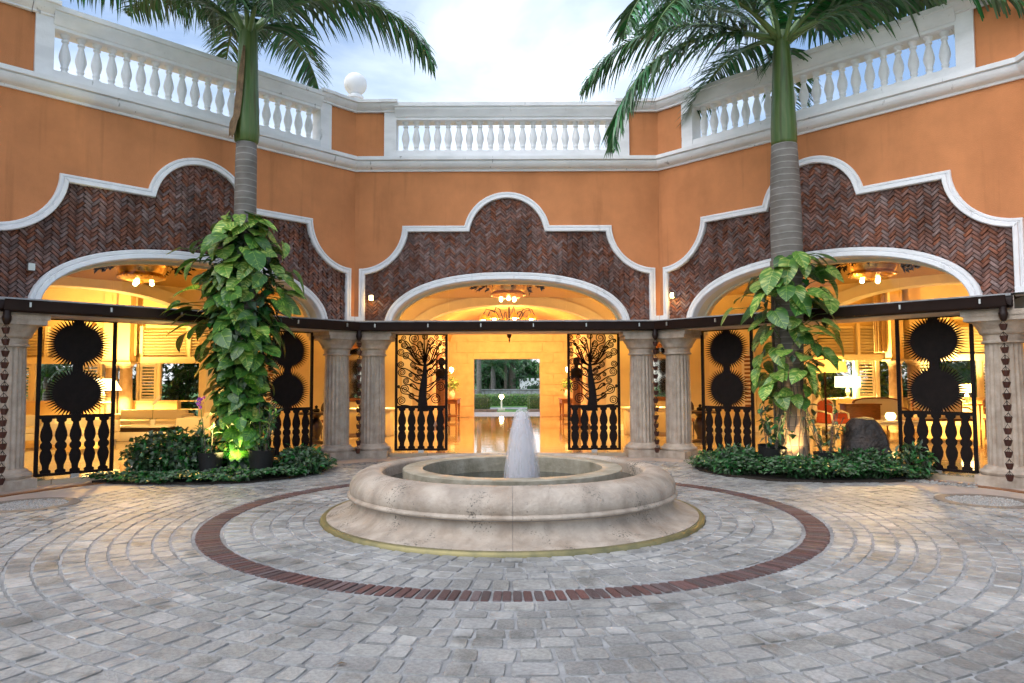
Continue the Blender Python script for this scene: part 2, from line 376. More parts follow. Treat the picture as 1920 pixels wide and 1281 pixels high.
# ---------------------------------------------------------------- mesh helpers
class MB:
    def __init__(s): s.v = []; s.f = []
    def add(s, vs, fs):
        o = len(s.v); s.v += [tuple(p) for p in vs]; s.f += [tuple(i+o for i in f) for f in fs]
    def box(s, x0, x1, y0, y1, z0, z1):
        s.add([(x0,y0,z0),(x1,y0,z0),(x1,y1,z0),(x0,y1,z0),(x0,y0,z1),(x1,y0,z1),(x1,y1,z1),(x0,y1,z1)],
              [(0,3,2,1),(4,5,6,7),(0,1,5,4),(1,2,6,5),(2,3,7,6),(3,0,4,7)])
        return s
    def lathe(s, prof, n=24, c=(0,0,0), cap=True, a0=0.0, flute=None):
        vs, fs = [], []
        for (r, z) in prof:
            for k in range(n):
                a = a0 + 2*PI*k/n
                vs.append((c[0]+r*math.cos(a), c[1]+r*math.sin(a), c[2]+z))
        for i in range(len(prof)-1):
            for k in range(n):
                k2 = (k+1) % n
                fs.append((i*n+k, i*n+k2, (i+1)*n+k2, (i+1)*n+k))
        if cap:
            fs.append(tuple(range(n-1, -1, -1))); m0 = (len(prof)-1)*n
            fs.append(tuple(m0+k for k in range(n)))
        s.add(vs, fs); return s
    def tube(s, pts, rad, n=6, cap=True):
        pts = [Vector(p) for p in pts]
        m = len(pts)
        rs = rad if isinstance(rad, (list, tuple)) else [rad]*m
        vs, fs = [], []
        up = Vector((0, 0, 1))
        prev = None
        for i, p in enumerate(pts):
            t = (pts[min(i+1, m-1)] - pts[max(i-1, 0)])
            if t.length < 1e-9: t = Vector((0, 0, 1))
            t.normalize()
            if prev is None:
                x = t.cross(up)
                if x.length < 0.05: x = t.cross(Vector((1, 0, 0)))
            else: x = prev - t*prev.dot(t)
            x.normalize(); prev = x
            y = t.cross(x)
            for k in range(n):
                a = 2*PI*k/n
                vs.append(p + (x*math.cos(a) + y*math.sin(a))*rs[i])
        for i in range(m-1):
            for k in range(n):
                k2 = (k+1) % n
                fs.append((i*n+k, i*n+k2, (i+1)*n+k2, (i+1)*n+k))
        if cap: fs.append(tuple(range(n-1, -1, -1))); fs.append(tuple((m-1)*n+k for k in range(n)))
        s.add(vs, fs); return s
    def prism(s, poly, n0, n1, axis='y'):
        # polygon in (x, z), extruded along y from n0 to n1 (or polygon in (x, y) extruded along z)
        k = len(poly)
        if axis == 'y': vs = [(p[0], n0, p[1]) for p in poly] + [(p[0], n1, p[1]) for p in poly]
        else: vs = [(p[0], p[1], n0) for p in poly] + [(p[0], p[1], n1) for p in poly]
        fs = [tuple(range(k)), tuple(range(2*k-1, k-1, -1))] + [(i, i+k, (i+1) % k + k, (i+1) % k) for i in range(k)]
        s.add(vs, fs); return s
    def sweep(s, path, prof, closed=False):
        # path in (x, z); prof = [(offset to the right-hand side of travel, y)]
        k = len(path); rows = []
        for i in range(k):
            p = Vector(path[i])
            a = Vector(path[i]) - Vector(path[i-1]) if i > 0 else None
            b = Vector(path[i+1]) - Vector(path[i]) if i < k-1 else None
            if a is None: a = b
            if b is None: b = a
            a = a.normalized(); b = b.normalized()
            na, nb = Vector((a.y, -a.x)), Vector((b.y, -b.x))
            m = (na + nb)
            if m.length < 1e-6: m = na
            m.normalize()
            sc_ = 1.0/max(0.35, m.dot(na))
            rows.append([(p.x + m.x*o*sc_, y, p.y + m.y*o*sc_) for o, y in prof])
        w = len(prof)
        vs = [q for r in rows for q in r]
        fs = [(i*w+j, i*w+j+1, (i+1)*w+j+1, (i+1)*w+j) for i in range(k-1) for j in range(w-1)]
        s.add(vs, fs); return s
    def ball(s, c, r, n=12, sq=(1, 1, 1)):
        m = n//2
        vs = [(c[0]+r*sq[0]*math.sin(PI*i/m)*math.cos(2*PI*k/n), c[1]+r*sq[1]*math.sin(PI*i/m)*math.sin(2*PI*k/n), c[2]+r*sq[2]*math.cos(PI*i/m)) for i in range(m+1) for k in range(n)]
        fs = [(i*n+k, (i+1)*n+k, (i+1)*n+(k+1) % n, i*n+(k+1) % n) for i in range(m) for k in range(n)]
        s.add(vs, fs); return s
    def mesh(s, name, mt, smooth=False):
        me = bpy.data.meshes.new(name)
        me.from_pydata(s.v, [], s.f)
        me.materials.append(MATS[mt] if isinstance(mt, str) else mt)
        me.validate()
        if smooth:
            me.polygons.foreach_set('use_smooth', [True]*len(me.polygons))
            if smooth != 'all':
                try: me.set_sharp_from_angle(angle=R(smooth if isinstance(smooth, (int, float)) and smooth is not True else 40))
                except Exception: pass
        me.update()
        return me
    def build(s, name, mt, parent=None, smooth=False, loc=None):
        return obj(name, s.mesh(name, mt, smooth), parent, loc)

def obj(name, me, parent=None, loc=None, rz=None, rot=None, scale=None):
    o = bpy.data.objects.new(name, me)
    col.objects.link(o)
    if parent: o.parent = parent
    if loc is not None: o.location = loc
    if rz is not None: o.rotation_euler = (0, 0, rz)
    if rot is not None: o.rotation_euler = rot
    if scale is not None: o.scale = scale if not isinstance(scale, (int, float)) else (scale,)*3
    return o
def tag(o, label, cat, group=None, kind=None):
    if label: o['label'] = label
    if cat: o['category'] = cat
    if group: o['group'] = group
    if kind: o['kind'] = kind
    return o
def thing(name, label, cat, loc=(0, 0, 0), rz=0.0, group=None):
    o = obj(name, None, None, loc, rz)
    o.empty_display_size = 0.2
    return tag(o, label, cat, group)
def structure(o):
    o['kind'] = 'structure'; return o
def stuff(o, label=None, cat=None):
    o['kind'] = 'stuff'; return tag(o, label, cat)
def copy_tree(o, parent=None):
    c = o.copy(); col.objects.link(c); c.parent = parent
    for ch in list(o.children): copy_tree(ch, c)
    return c
def point_light(name, loc, power, color, radius=0.1, parent=None, spot=None, rot=None):
    d = bpy.data.lights.new(name, 'SPOT' if spot else 'POINT')
    d.energy = power; d.color = color; d.shadow_soft_size = radius
    if spot: d.spot_size = R(spot); d.spot_blend = 0.7
    o = bpy.data.objects.new(name, d); col.objects.link(o); o.location = loc
    if parent: o.parent = parent
    if rot: o.rotation_euler = rot
    return o
def rnd(a, b): return random.uniform(a, b)

# ---------------------------------------------------------------- courtyard layout
AX = -0.10          # axis of the front bay
DY = 15.26          # front wall plane
HA = 3.292          # half a bay
TH = R(45.8)
GZ = -0.07          # courtyard level, the lobby floor is at 0
WARM = (1.0, 0.60, 0.165)
def frame(b):
    if b == 0: return Vector((AX, DY, 0)), 0.0
    t = Vector((math.cos(TH), -b*math.sin(TH), 0))
    return Vector((AX + b*HA, DY, 0)) + t*(b*HA), -b*TH
def bay_pt(b, s, n, z=0.0):
    c, rz = frame(b)
    return c + Vector((s*math.cos(rz) - n*math.sin(rz), s*math.sin(rz) + n*math.cos(rz), z))
BAYS = (-1, 0, 1)
SIDE = {-1: 'left', 0: 'front', 1: 'right'}
FC = Vector((0.0, 8.71))   # fountain centre

# ================================================================ THE SETTING
def sheet(name, poly, z, mt):
    mb = MB(); mb.add([(p[0], p[1], z) for p in poly], [tuple(range(len(poly)))])
    return structure(mb.build(name, mt))
sheet('ground', [(-900, -300), (900, -300), (900, 1500), (-900, 1500)], -0.16, 'lawn')
T2 = math.tan(TH/2)
def front_line(n):
    pts = [bay_pt(-1, -(HA + n*T2), n), bay_pt(-1, HA + n*T2, n), bay_pt(1, -(HA + n*T2), n), bay_pt(1, HA + n*T2, n)]
    return [(p.x, p.y) for p in pts]
YB = 30.6
def lobby_poly(n, xw=17.6):
    f = front_line(n)
    return [(-xw, 8.2), (f[0][0], 8.2)] + f + [(f[3][0], 8.2), (xw, 8.2), (xw, YB+0.4), (-xw, YB+0.4)]
sheet('courtyard_ground', [(-9.5, -6), (9.5, -6), (9.5, 15.5), (-9.5, 15.5)], GZ-0.003, 'mortar')
mb = MB(); mb.prism(lobby_poly(-0.08), -0.30, 0.0, 'z'); structure(mb.build('lobby_floor', 'marble'))
mb = MB(); mb.prism(lobby_poly(0.31), 4.72, 6.05, 'z'); structure(mb.build('lobby_ceiling', 'ceiling'))
# vaulted ceilings of the ring corridor
for b in BAYS:
    mb = MB(); vs = []; fs = []
    NU = 14
    for i in range(NU+1):
        u = i/NU; n = 0.31 + 6.69*u; z = 4.12 + 0.50*math.sin(PI*u)
        L = HA + n*T2
        for s in (-L, L): vs.append((s, n, z))
    for i in range(NU): fs.append((2*i, 2*i+1, 2*i+3, 2*i+2))
    mb.add(vs, fs)
    c, rz = frame(b)
    o = mb.build('lobby_vault', 'ceiling', smooth='all', loc=c); o.rotation_euler = (0, 0, rz); structure(o)

def superarch(w, z0, z1, n=40, e=2.3):
    pts = []
    for i in range(n+1):
        a = PI*(1 - i/n)
        c, s_ = math.cos(a), math.sin(a)
        pts.append((w*math.copysign(abs(c)**(2/e), c), z0 + (z1-z0)*abs(s_)**(2/e)))
    return pts
def off_path(path, o):
    k = len(path); out = []
    for i in range(k):
        a = Vector(path[i]) - Vector(path[i-1]) if i > 0 else Vector(path[1]) - Vector(path[0])
        b = Vector(path[i+1]) - Vector(path[i]) if i < k-1 else a
        a = a.normalized(); b = b.normalized()
        na, nb = Vector((a.y, -a.x)), Vector((b.y, -b.x)); m = (na+nb).normalized()
        q = Vector(path[i]) + m*(o/max(0.35, m.dot(na))); out.append((q.x, q.y))
    return out

# inner arcade behind each bay
for b in BAYS:
    c, rz = frame(b)
    w_ = thing('lobby_arch_wall', {-1: 'cream arched wall inside the left lounge', 0: 'cream wall with wide arch before the entrance foyer', 1: 'cream arched wall inside the right lounge'}[b], 'wall', c, rz)
    L = HA + 7*T2
    hw = 3.05
    arch = superarch(hw, 2.6, 3.92, 36)
    poly = [(-L, 0), (-L, 4.72), (L, 4.72), (L, 0), (hw, 0)] + arch[::-1] + [(-hw, 0)]
    MB().prism(poly, 7.0, 7.38).build('wall', 'cream_wall', w_)
    MB().sweep([(-hw, 0.0)] + arch + [(hw, 0.0)], [(-0.28, 6.998), (-0.28, 6.95), (0.012, 6.95), (0.012, 7.42)]).build('arch_trim', 'cream_paint', w_)
    MB().box(-L, -hw-0.3, 6.96, 7.0, 0, 0.18).build('skirting', 'cream_paint', w_)
    MB().box(hw+0.3, L, 6.96, 7.0, 0, 0.18).build('skirting', 'cream_paint', w_)

# entrance foyer: side walls, barrel vault, back wall with the doorway
f_ = thing('foyer_wall', 'honey stone back wall pierced by the garden doorway', 'wall', (AX, YB, 0))
DX0, DX1, DZ = -1.55, 1.30, 2.49
# stone blocks, laid round the doorway
HB, WB = 0.46, 0.92
FW = 2.55
blk = {}
for r in range(10):
    z0, z1 = r*HB, (r+1)*HB
    x = -3.2 - (WB/2 if r % 2 else 0)
    while x < 3.3:
        x0, x1 = max(-3.2, x), min(3.25, x+WB)
        segs = [(x0, x1, z0, z1)]
        if z0 < DZ:
            segs = []
            if x0 < DX0: segs.append((x0, min(x1, DX0), z0, z1))
            if x1 > DX1: segs.append((max(x0, DX1), x1, z0, z1))
            if z1 > DZ and x1 > DX0 and x0 < DX1: segs.append((max(x0, DX0), min(x1, DX1), DZ, z1))
        for q in segs:
            if q[1]-q[0] > 0.04:
                MB().box(q[0]+0.008, q[1]-0.008, -rnd(0.0, 0.012), 0.2, q[2]+0.008, q[3]-0.008).build('stone_block', 'stone_wall', f_)
        x += WB
mb = MB()
mb.box(-3.3, DX0+0.01, 0.04, 0.36, 0, 4.72); mb.box(DX1-0.01, 3.3, 0.04, 0.36, 0, 4.72); mb.box(DX0+0.01, DX1-0.01, 0.04, 0.36, DZ-0.01, 4.72)
mb.build('backing', 'stone_wall', f_)
for sx, nm in ((-1, 'left'), (1, 'right')):
    w_ = thing('foyer_side_wall', 'plain cream side wall on the %s of the entrance foyer' % nm, 'wall', (AX + sx*2.55, 22.45, 0))
    x0, x1 = (-0.75, 0) if sx < 0 else (0, 0.75)
    MB().box(x0, x1, 0, YB-22.45, 0, 4.72).build('wall', 'stone_wall', w_)
    MB().box(min(0, -sx*0.025), max(0, -sx*0.025), 0, YB-22.45, 0, 0.16).build('skirting', 'dark_wood', w_)
mb = MB(); vs = []; fs = []
arch = superarch(2.56, 3.1, 4.3, 24)
for y in (22.4, YB):
    vs += [(AX+p[0], y, p[1]) for p in arch]
k = len(arch)
fs = [(i, i+1, k+i+1, k+i) for i in range(k-1)]
mb.add(vs, fs); structure(mb.build('foyer_vault', 'ceiling', smooth='all'))

# lounges: far walls with louvred shutters
def lounge(sx, nm, shutters, posts, half, rail):
    w_ = thing('lounge_wall', '%s lounge far wall with cream shutters over a low half wall' % nm, 'wall', (0, 24.0, 0))
    xa, xb = sorted((sx*6.5, sx*17.6))
    MB().box(half[0], half[1], -0.10, 0.2, 0, 0.86).build('half_wall', 'cream_wall', w_)
    MB().box(half[0]-0.03, half[1]+0.03, -0.16, 0.24, 0.86, 0.92).build('half_wall_cap', 'stone_wall', w_)
    MB().box(xa, xb, -0.10, 0.16, 2.16, 2.38).build('header_beam', 'cream_paint', w_)
    MB().box(xa, xb, 0.05, 0.3, 2.38, 4.72).build('upper_wall', 'cream_wall', w_)
    for (x0, x1) in posts:
        MB().box(x0, x1, -0.05, 0.1, 0.92 if half[0] <= x0 <= half[1] else 0.0, 2.16).build('post', 'cream_paint', w_)
    for (x0, x1) in shutters:
        sh = MB()
        z0, z1 = (0.93, 2.155)
        sh.box(x0, x0+0.06, 0, 0.06, z0, z1).box(x1-0.06, x1, 0, 0.06, z0, z1).box(x0+0.06, x1-0.06, 0, 0.06, z0, z0+0.06).box(x0+0.06, x1-0.06, 0, 0.06, z1-0.06, z1)
        so = sh.build('shutter', 'cream_paint', w_)
        ns = 11
        for i in range(ns):
            z = z0 + 0.1 + (z1-z0-0.2)*i/(ns-1)
            sl = MB(); sl.add([(x0+0.05, -0.01, z+0.022), (x1-0.05, -0.01, z+0.022), (x1-0.05, 0.06, z-0.022), (x0+0.05, 0.06, z-0.022),
                               (x0+0.05, -0.01, z+0.034), (x1-0.05, -0.01, z+0.034), (x1-0.05, 0.06, z-0.010), (x0+0.05, 0.06, z-0.010)],
                              [(0,3,2,1),(4,5,6,7),(0,1,5,4),(1,2,6,5),(2,3,7,6),(3,0,4,7)])
            sl.build('slat', 'cream_paint', so)
    # clerestory louvres above the beam, between short posts
    x = xa + 0.3
    while x < xb - 1.6:
        for i in range(9):
            z = 2.46 + i*0.1
            sl = MB(); sl.add([(x+0.1, -0.06, z), (x+1.5, -0.06, z), (x+1.5, 0.04, z+0.085), (x+0.1, 0.04, z+0.085), (x+0.1, -0.05, z-0.012), (x+1.5, -0.05, z-0.012), (x+1.5, 0.045, z+0.07), (x+0.1, 0.045, z+0.07)],
                              [(0,1,2,3),(7,6,5,4),(0,4,5,1),(1,5,6,2),(2,6,7,3),(3,7,4,0)])
            sl.build('louvre_slat', 'cream_paint', w_)
        MB().box(x, x+0.1, -0.1, 0.05, 2.38, 3.42).build('post', 'cream_paint', w_)
        x += 1.6
    if rail:
        for z in (0.35, 0.6, 0.88):
            MB().box(rail[0], rail[1], 0.0, 0.04, z, z+0.035).build('rail', 'cream_paint', w_)
    s_ = thing('lounge_side_blocker', 'added unseen end wall blocking daylight from the %s lounge' % nm, 'wall', (sx*17.6, 8.2, 0))  # out of view, added so daylight does not enter from the side
    MB().box(min(0, sx*0.2), max(0, sx*0.2), 0, 16, 0, 4.72).build('wall', 'cream_wall', s_)
    e_ = thing('lounge_near_blocker', 'added unseen near wall blocking daylight from the %s lounge' % nm, 'wall', (0, 8.2, 0))  # out of view, added across the open end to shut out daylight
    xa2, xb2 = sorted((sx*8.4, sx*17.6))
    MB().box(xa2, xb2, -0.2, 0, 0, 4.72).build('wall', 'cream_wall', e_)
lounge(-1, 'left', [(-16.78, -16.2), (-14.5, -13.9), (-12.52, -11.98), (-10.4, -9.8), (-9.2, -8.6)], [(-16.16, -16.02), (-14.66, -14.54), (-12.62, -12.54), (-11.94, -11.82), (-10.5, -10.42), (-9.75, -9.6), (-13.86, -13.76)], (-17.6, -11.2), (-11.15, -10.5))
lounge(1, 'right', [(8.6, 9.2), (9.7, 10.2), (11.62, 12.2), (13.65, 14.15), (15.8, 16.36)], [(9.5, 9.66), (10.24, 10.34), (11.5, 11.6), (12.22, 12.34), (14.2, 14.28), (15.68, 15.78)], (10.95, 17.6), (10.34, 10.9))

# ================================================================ COURTYARD WALLS
def outline():
    pts = [(-3.19, 2.80), (-3.19, 3.94)]
    for i in range(1, 17):
        a = R(-90 + 90*i/16)
        pts.append((-3.19 + 0.93*math.cos(a), 4.87 + 0.93*math.sin(a)))
    pts.append((-0.92, 4.87))
    cz, rr = 4.661, 0.943
    a0 = math.atan2(4.87-cz, -0.92); a1 = math.atan2(4.87-cz, 0.92)
    for i in range(1, 28): 
        a = a0 + (a1-a0)*i/28
        pts.append((rr*math.cos(a), cz + rr*math.sin(a)))
    right = [(-x, z) for x, z in pts[:19]][::-1]
    return pts + right
OUT = outline()
ARCH = superarch(2.65, 2.62, 3.856, 44)
def inside(p, poly):
    x, y = p; c = False; j = len(poly)-1
    for i in range(len(poly)):
        xi, yi = poly[i]; xj, yj = poly[j]
        if (yi > y) != (yj > y) and x < (xj-xi)*(y-yi)/(yj-yi)+xi: c = not c
        j = i
    return c
BPOLY = off_path(OUT, 0.05) + off_path(ARCH, 0.03)[::-1]
BTEST = off_path(OUT, 0.06) + off_path(ARCH, 0.03)[::-1]

def brick_mesh(L, W, d0, d1, ch=0.005):
    hx, hz = L/2, W/2
    v = [(-hx, d1, -hz), (hx, d1, -hz), (hx, d1, hz), (-hx, d1, hz), (-hx, d0+ch, -hz), (hx, d0+ch, -hz), (hx, d0+ch, hz), (-hx, d0+ch, hz),
         (-hx+ch, d0, -hz+ch), (hx-ch, d0, -hz+ch), (hx-ch, d0, hz-ch), (-hx+ch, d0, hz-ch)]
    f = [(0,1,5,4),(1,2,6,5),(2,3,7,6),(3,0,4,7),(4,5,9,8),(5,6,10,9),(6,7,11,10),(7,4,8,11),(8,9,10,11)]
    return v, f
BW, BK = 0.052, 3
BL = BW*BK
bv, bf = brick_mesh(BL-0.007, BW-0.006, -0.012, 0.05)
def mk(v, f, name, mt):
    m = MB(); m.add(v, f); return m.mesh(name, mt)
brick_full = mk(bv, bf, 'brick', 'brick')
bv3, bf3 = brick_mesh(BL/3-0.006, BW-0.006, -0.012, 0.05)
brick_third = mk(bv3, bf3, 'brick', 'brick')
def herringbone():
    out = []
    c45 = math.sqrt(0.5)
    rng = random.Random(3)
    for mI in range(-30, 30):
        for j in range(-90, 110):
            for kind in (0, 1):
                if kind == 0: u, v, ang = (j + 2*BK*mI + BK/2)*BW, (j + 0.5)*BW, 0
                else: u, v, ang = (j + BK + 2*BK*mI + 0.5)*BW, (j - BK + 1 + BK/2)*BW, PI/2
                s = (u - v)*c45; z = (u + v)*c45 + 3.6
                if abs(s) > 3.25 or z < 2.7 or z > 5.7: continue
                a = ang + PI/4
                dx, dz = math.cos(a), math.sin(a)
                tilt = (R(9) if kind == 0 else R(-6)) + rng.gauss(0, R(5))
                dep = rng.gauss(0, 0.008)
                if all(inside((s+e*dx*BL/2 - h*dz*BW/2, z+e*dz*BL/2 + h*dx*BW/2), BTEST) for e in (-1, 1) for h in (-1, 1)):
                    out.append((s, z, a, tilt, dep, 0))
                else:
                    for e in (-1, 0, 1):
                        s2, z2 = s+e*dx*BL/3, z+e*dz*BL/3
                        if all(inside((s2+g*dx*BL/6 - h*dz*BW/2, z2+g*dz*BL/6 + h*dx*BW/2), BTEST) for g in (-1, 1) for h in (-1, 1)):
                            out.append((s2, z2, a, rng.gauss(0, R(3)), dep, 1))
    return out
HERR = herringbone()
def brick_mat(s, z, a, tilt, dep):
    return Matrix.Translation((s, dep, z)) @ Matrix.Rotation(-a, 4, 'Y') @ Matrix.Rotation(tilt, 4, 'Z')

mb = MB(); mb.lathe([(0.078, 0), (0.078, 0.045), (0.05, 0.06), (0.044, 0.09), (0.06, 0.11), (0.06, 0.125), (0.05, 0.14), (0.066, 0.2), (0.084, 0.265), (0.087, 0.31), (0.073, 0.39), (0.05, 0.48), (0.038, 0.535), (0.054, 0.55), (0.058, 0.565), (0.054, 0.58), (0.04, 0.595), (0.058, 0.62), (0.072, 0.64), (0.08, 0.67)], 14)
BALUSTER = mb.mesh('baluster', 'white_paint', 50)
def strip(mb, prof, s0=None, s1=None):
    # profile in (n, z) pulled along the bay; None = mitred at the corner of the octagon
    vs, fs = [], []
    for n, z in prof:
        L = HA + n*T2
        vs += [(-L if s0 is None else s0, n, z), (L if s1 is None else s1, n, z)]
    k = len(prof)
    for i in range(k-1): fs.append((2*i, 2*i+1, 2*i+3, 2*i+2))
    if s0 is not None: fs.append(tuple(2*i for i in range(k)))
    if s1 is not None: fs.append(tuple(2*i+1 for i in range(k-1, -1, -1)))
    mb.add(vs, fs); return mb
COPE = [(-0.01, 7.19), (-0.05, 7.20), (-0.05, 7.25), (-0.07, 7.26), (-0.09, 7.31), (-0.13, 7.38), (-0.15, 7.42), (-0.15, 7.45), (-0.18, 7.46), (-0.18, 7.54), (0.40, 7.545), (0.40, 7.46), (0.34, 7.38), (0.28, 7.19), (-0.01, 7.19)]
CAPP = [(-0.02, 7.36), (-0.06, 7.37), (-0.06, 7.40), (-0.10, 7.43), (-0.15, 7.49), (-0.16, 7.53), (-0.20, 7.54), (-0.20, 7.60), (0.42, 7.605), (0.42, 7.52), (0.30, 7.36)]
LAB = {-1: 'left angled terracotta courtyard wall with balustrade, behind the palm with the tallest vine',
       0: 'front terracotta courtyard wall facing the fountain, with herringbone brick arch surround',
       1: 'right angled terracotta courtyard wall with balustrade, behind the palm above the boulder'}
for b in BAYS:
    c, rz = frame(b)
    W = thing('courtyard_wall', LAB[b], 'wall', c, rz, 'arched courtyard walls')
    poly = [(-HA, 2.80), (-HA, 6.08), (HA, 6.08), (HA, 2.80)] + OUT[::-1]
    MB().prism(poly, 0.0, 0.30).build('stucco', 'stucco', W)
    MB().sweep(OUT, [(0, 0.02), (0, -0.04), (0.012, -0.055), (0.04, -0.055), (0.048, -0.04), (0.06, -0.04), (0.07, -0.075), (0.125, -0.085), (0.137, -0.07), (0.137, 0.06)]).build('moulding', 'white_paint', W, smooth=35)
    for sx in (-1, 1):
        MB().box(min(sx*3.055, sx*3.25), max(sx*3.055, sx*3.25), -0.09, 0.02, 2.76, 2.90).build('moulding_foot', 'white_paint', W)
    MB().sweep([(-2.65, 2.5)] + ARCH + [(2.65, 2.5)], [(0, 0.06), (0, -0.04), (0.02, -0.07), (0.06, -0.07), (0.075, -0.055), (0.09, -0.09), (0.15, -0.10), (0.165, -0.08), (0.165, 0.10)]).build('archivolt', 'white_paint', W, smooth=35)
    MB().sweep([(-2.65, 2.5)] + ARCH + [(2.65, 2.5)], [(0.165, 0.10), (0.165, 0.36), (0.20, 0.36), (0.20, 0.52), (-0.05, 0.52)]).build('arch_reveal', 'cream_paint', W, smooth=35)
    bp = MB().prism(BPOLY, 0.04, 0.29).build('brick_panel', 'brick_back', W)
    cw = cam.matrix_world.translation
    order = sorted(HERR, key=lambda q: ((c + Matrix.Rotation(rz, 3, 'Z') @ Vector((q[0], 0, q[1]))) - cw).length + (10 if q[5] else 0))
    rest = MB()
    for i, q in enumerate(order):
        M = brick_mat(*q[:5])
        if i < 300:
            o = obj('brick', brick_third if q[5] else brick_full, bp); o.matrix_local = M
        else:
            vv, ff = (bv3, bf3) if q[5] else (bv, bf)
            rest.add([M @ Vector(p) for p in vv], ff)
    stuff(rest.build('bricks', 'brick', bp))
    # glass in the arch, four panes
    inner = off_path([(-2.65, 2.5)] + ARCH + [(2.65, 2.5)], 0.20)
    edges = [-2.46, -1.3, 0.0, 1.3, 2.46]
    for i in range(4):
        e0, e1 = edges[i]+0.006, edges[i+1]-0.006
        def zat(x):
            best = 2.79
            for (xa, za), (xb, zb) in zip(inner, inner[1:]):
                if xa <= x <= xb and xb > xa: best = max(best, za + (zb-za)*(x-xa)/(xb-xa))
            return best
        xs = [e0] + [p[0] for p in inner if e0+0.01 < p[0] < e1-0.01] + [e1]
        MB().prism([(e0, 2.74), (e1, 2.74)] + [(x, zat(x)) for x in xs[::-1]], 0.42, 0.43).build('glass_pane', 'glass', W)
    # cornice and parapet
    strip(MB(), [(0.0, 6.06), (-0.04, 6.06), (-0.05, 6.10), (-0.10, 6.12), (-0.14, 6.16), (-0.165, 6.22), (-0.17, 6.25), (-0.15, 6.262), (-0.20, 6.275), (-0.20, 6.35), (0.32, 6.36)]).build('cornice', 'white_rail', W, smooth=35)
    ba = MB().box(-2.66, 2.66, -0.045, 0.25, 6.352, 6.52).build('balustrade', 'white_rail', W)
    for i in range(20):
        obj('baluster', BALUSTER, ba, (-2.214 + 0.233*i, 0.10, 6.52), rnd(0, 6))
    strip(MB(), COPE, -2.42, 2.42).build('coping', 'white_rail', ba, smooth=35)
    for sx in (-1, 1):
        a0, a1 = sorted((sx*2.40, sx*2.66))
        p_ = MB().box(a0, a1, -0.06, 0.27, 6.354, 7.40).build('post', 'white_rail', W)
        strip(MB(), [(n-0.03, z-0.005) for n, z in CAPP], a0-0.05, a1+0.05).build('post_cap', 'white_rail', p_, smooth=35)
        pr = MB()
        vs = []
        for z in (6.353, 7.40):
            for n in (0.0, 0.28):
                L = HA + n*T2
                vs += [(sx*2.66, n, z), (sx*L, n, z)]
        f = [(0,1,3,2),(4,6,7,5),(0,4,5,1),(2,3,7,6),(0,2,6,4),(1,5,7,3)]
        pr.add(vs, f)
        p2 = pr.build('corner_pier', 'stucco', W)
        if sx < 0: strip(MB(), CAPP, None, -2.72).build('pier_cap', 'white_rail', p2, smooth=35)
        else: strip(MB(), CAPP, 2.72, None).build('pier_cap', 'white_rail', p2, smooth=35)
    MB().box(-2.7, 2.7, 0.30, 0.36, 2.74, 2.80).build('window_sill', 'cream_paint', W)

fin = thing('ball_finial', 'white ball finial on the parapet corner right of the left palm', 'finial', (-3.56, 15.95, 7.65))
MB().lathe([(0.16, -0.3), (0.16, 0.30), (0.19, 0.31), (0.19, 0.36), (0.13, 0.40), (0.11, 0.46)], 20).build('pedestal', 'white_paint', fin, smooth=40)
MB().ball((0, 0, 0.66), 0.26, 24).build('ball', 'white_paint', fin, smooth='all')

# the next wall of the court, just entering at each edge
for sx in (-1, 1):
    ang = -sx*2*TH
    c = bay_pt(sx, sx*HA, 0)
    W = thing('courtyard_wall_end', 'end of the next terracotta wall at the far %s edge' % ('left' if sx < 0 else 'right'), 'wall', c, ang)
    def P(e, n): return (sx*e, n)
    LN = 1.3
    def end_strip(prof, name, mt, parent, e0=None):
        vs = []; fs = []
        for n, z in prof: vs += [(sx*((-n*T2) if e0 is None else e0), n, z), (sx*LN, n, z)]
        k = len(prof)
        for i in range(k-1): fs.append((2*i, 2*i+1, 2*i+3, 2*i+2))
        fs.append(tuple(2*i+1 for i in range(k)))
        m_ = MB(); m_.add(vs, fs); return m_.build(name, mt, parent, smooth=35)
    end_strip([(0.3, 2.8), (0.0, 2.8), (0.0, 6.08), (0.3, 6.08)], 'stucco', 'stucco', W)
    end_strip([(0.0, 6.06), (-0.04, 6.06), (-0.05, 6.10), (-0.10, 6.12), (-0.14, 6.16), (-0.165, 6.22), (-0.17, 6.25), (-0.15, 6.262), (-0.20, 6.275), (-0.20, 6.35), (0.32, 6.36)], 'cornice', 'white_rail', W)
    p2 = end_strip([(0.28, 6.353), (0.0, 6.353), (0.0, 7.40), (0.28, 7.40)], 'corner_pier', 'stucco', W)
    end_strip(CAPP, 'pier_cap', 'white_rail', p2)

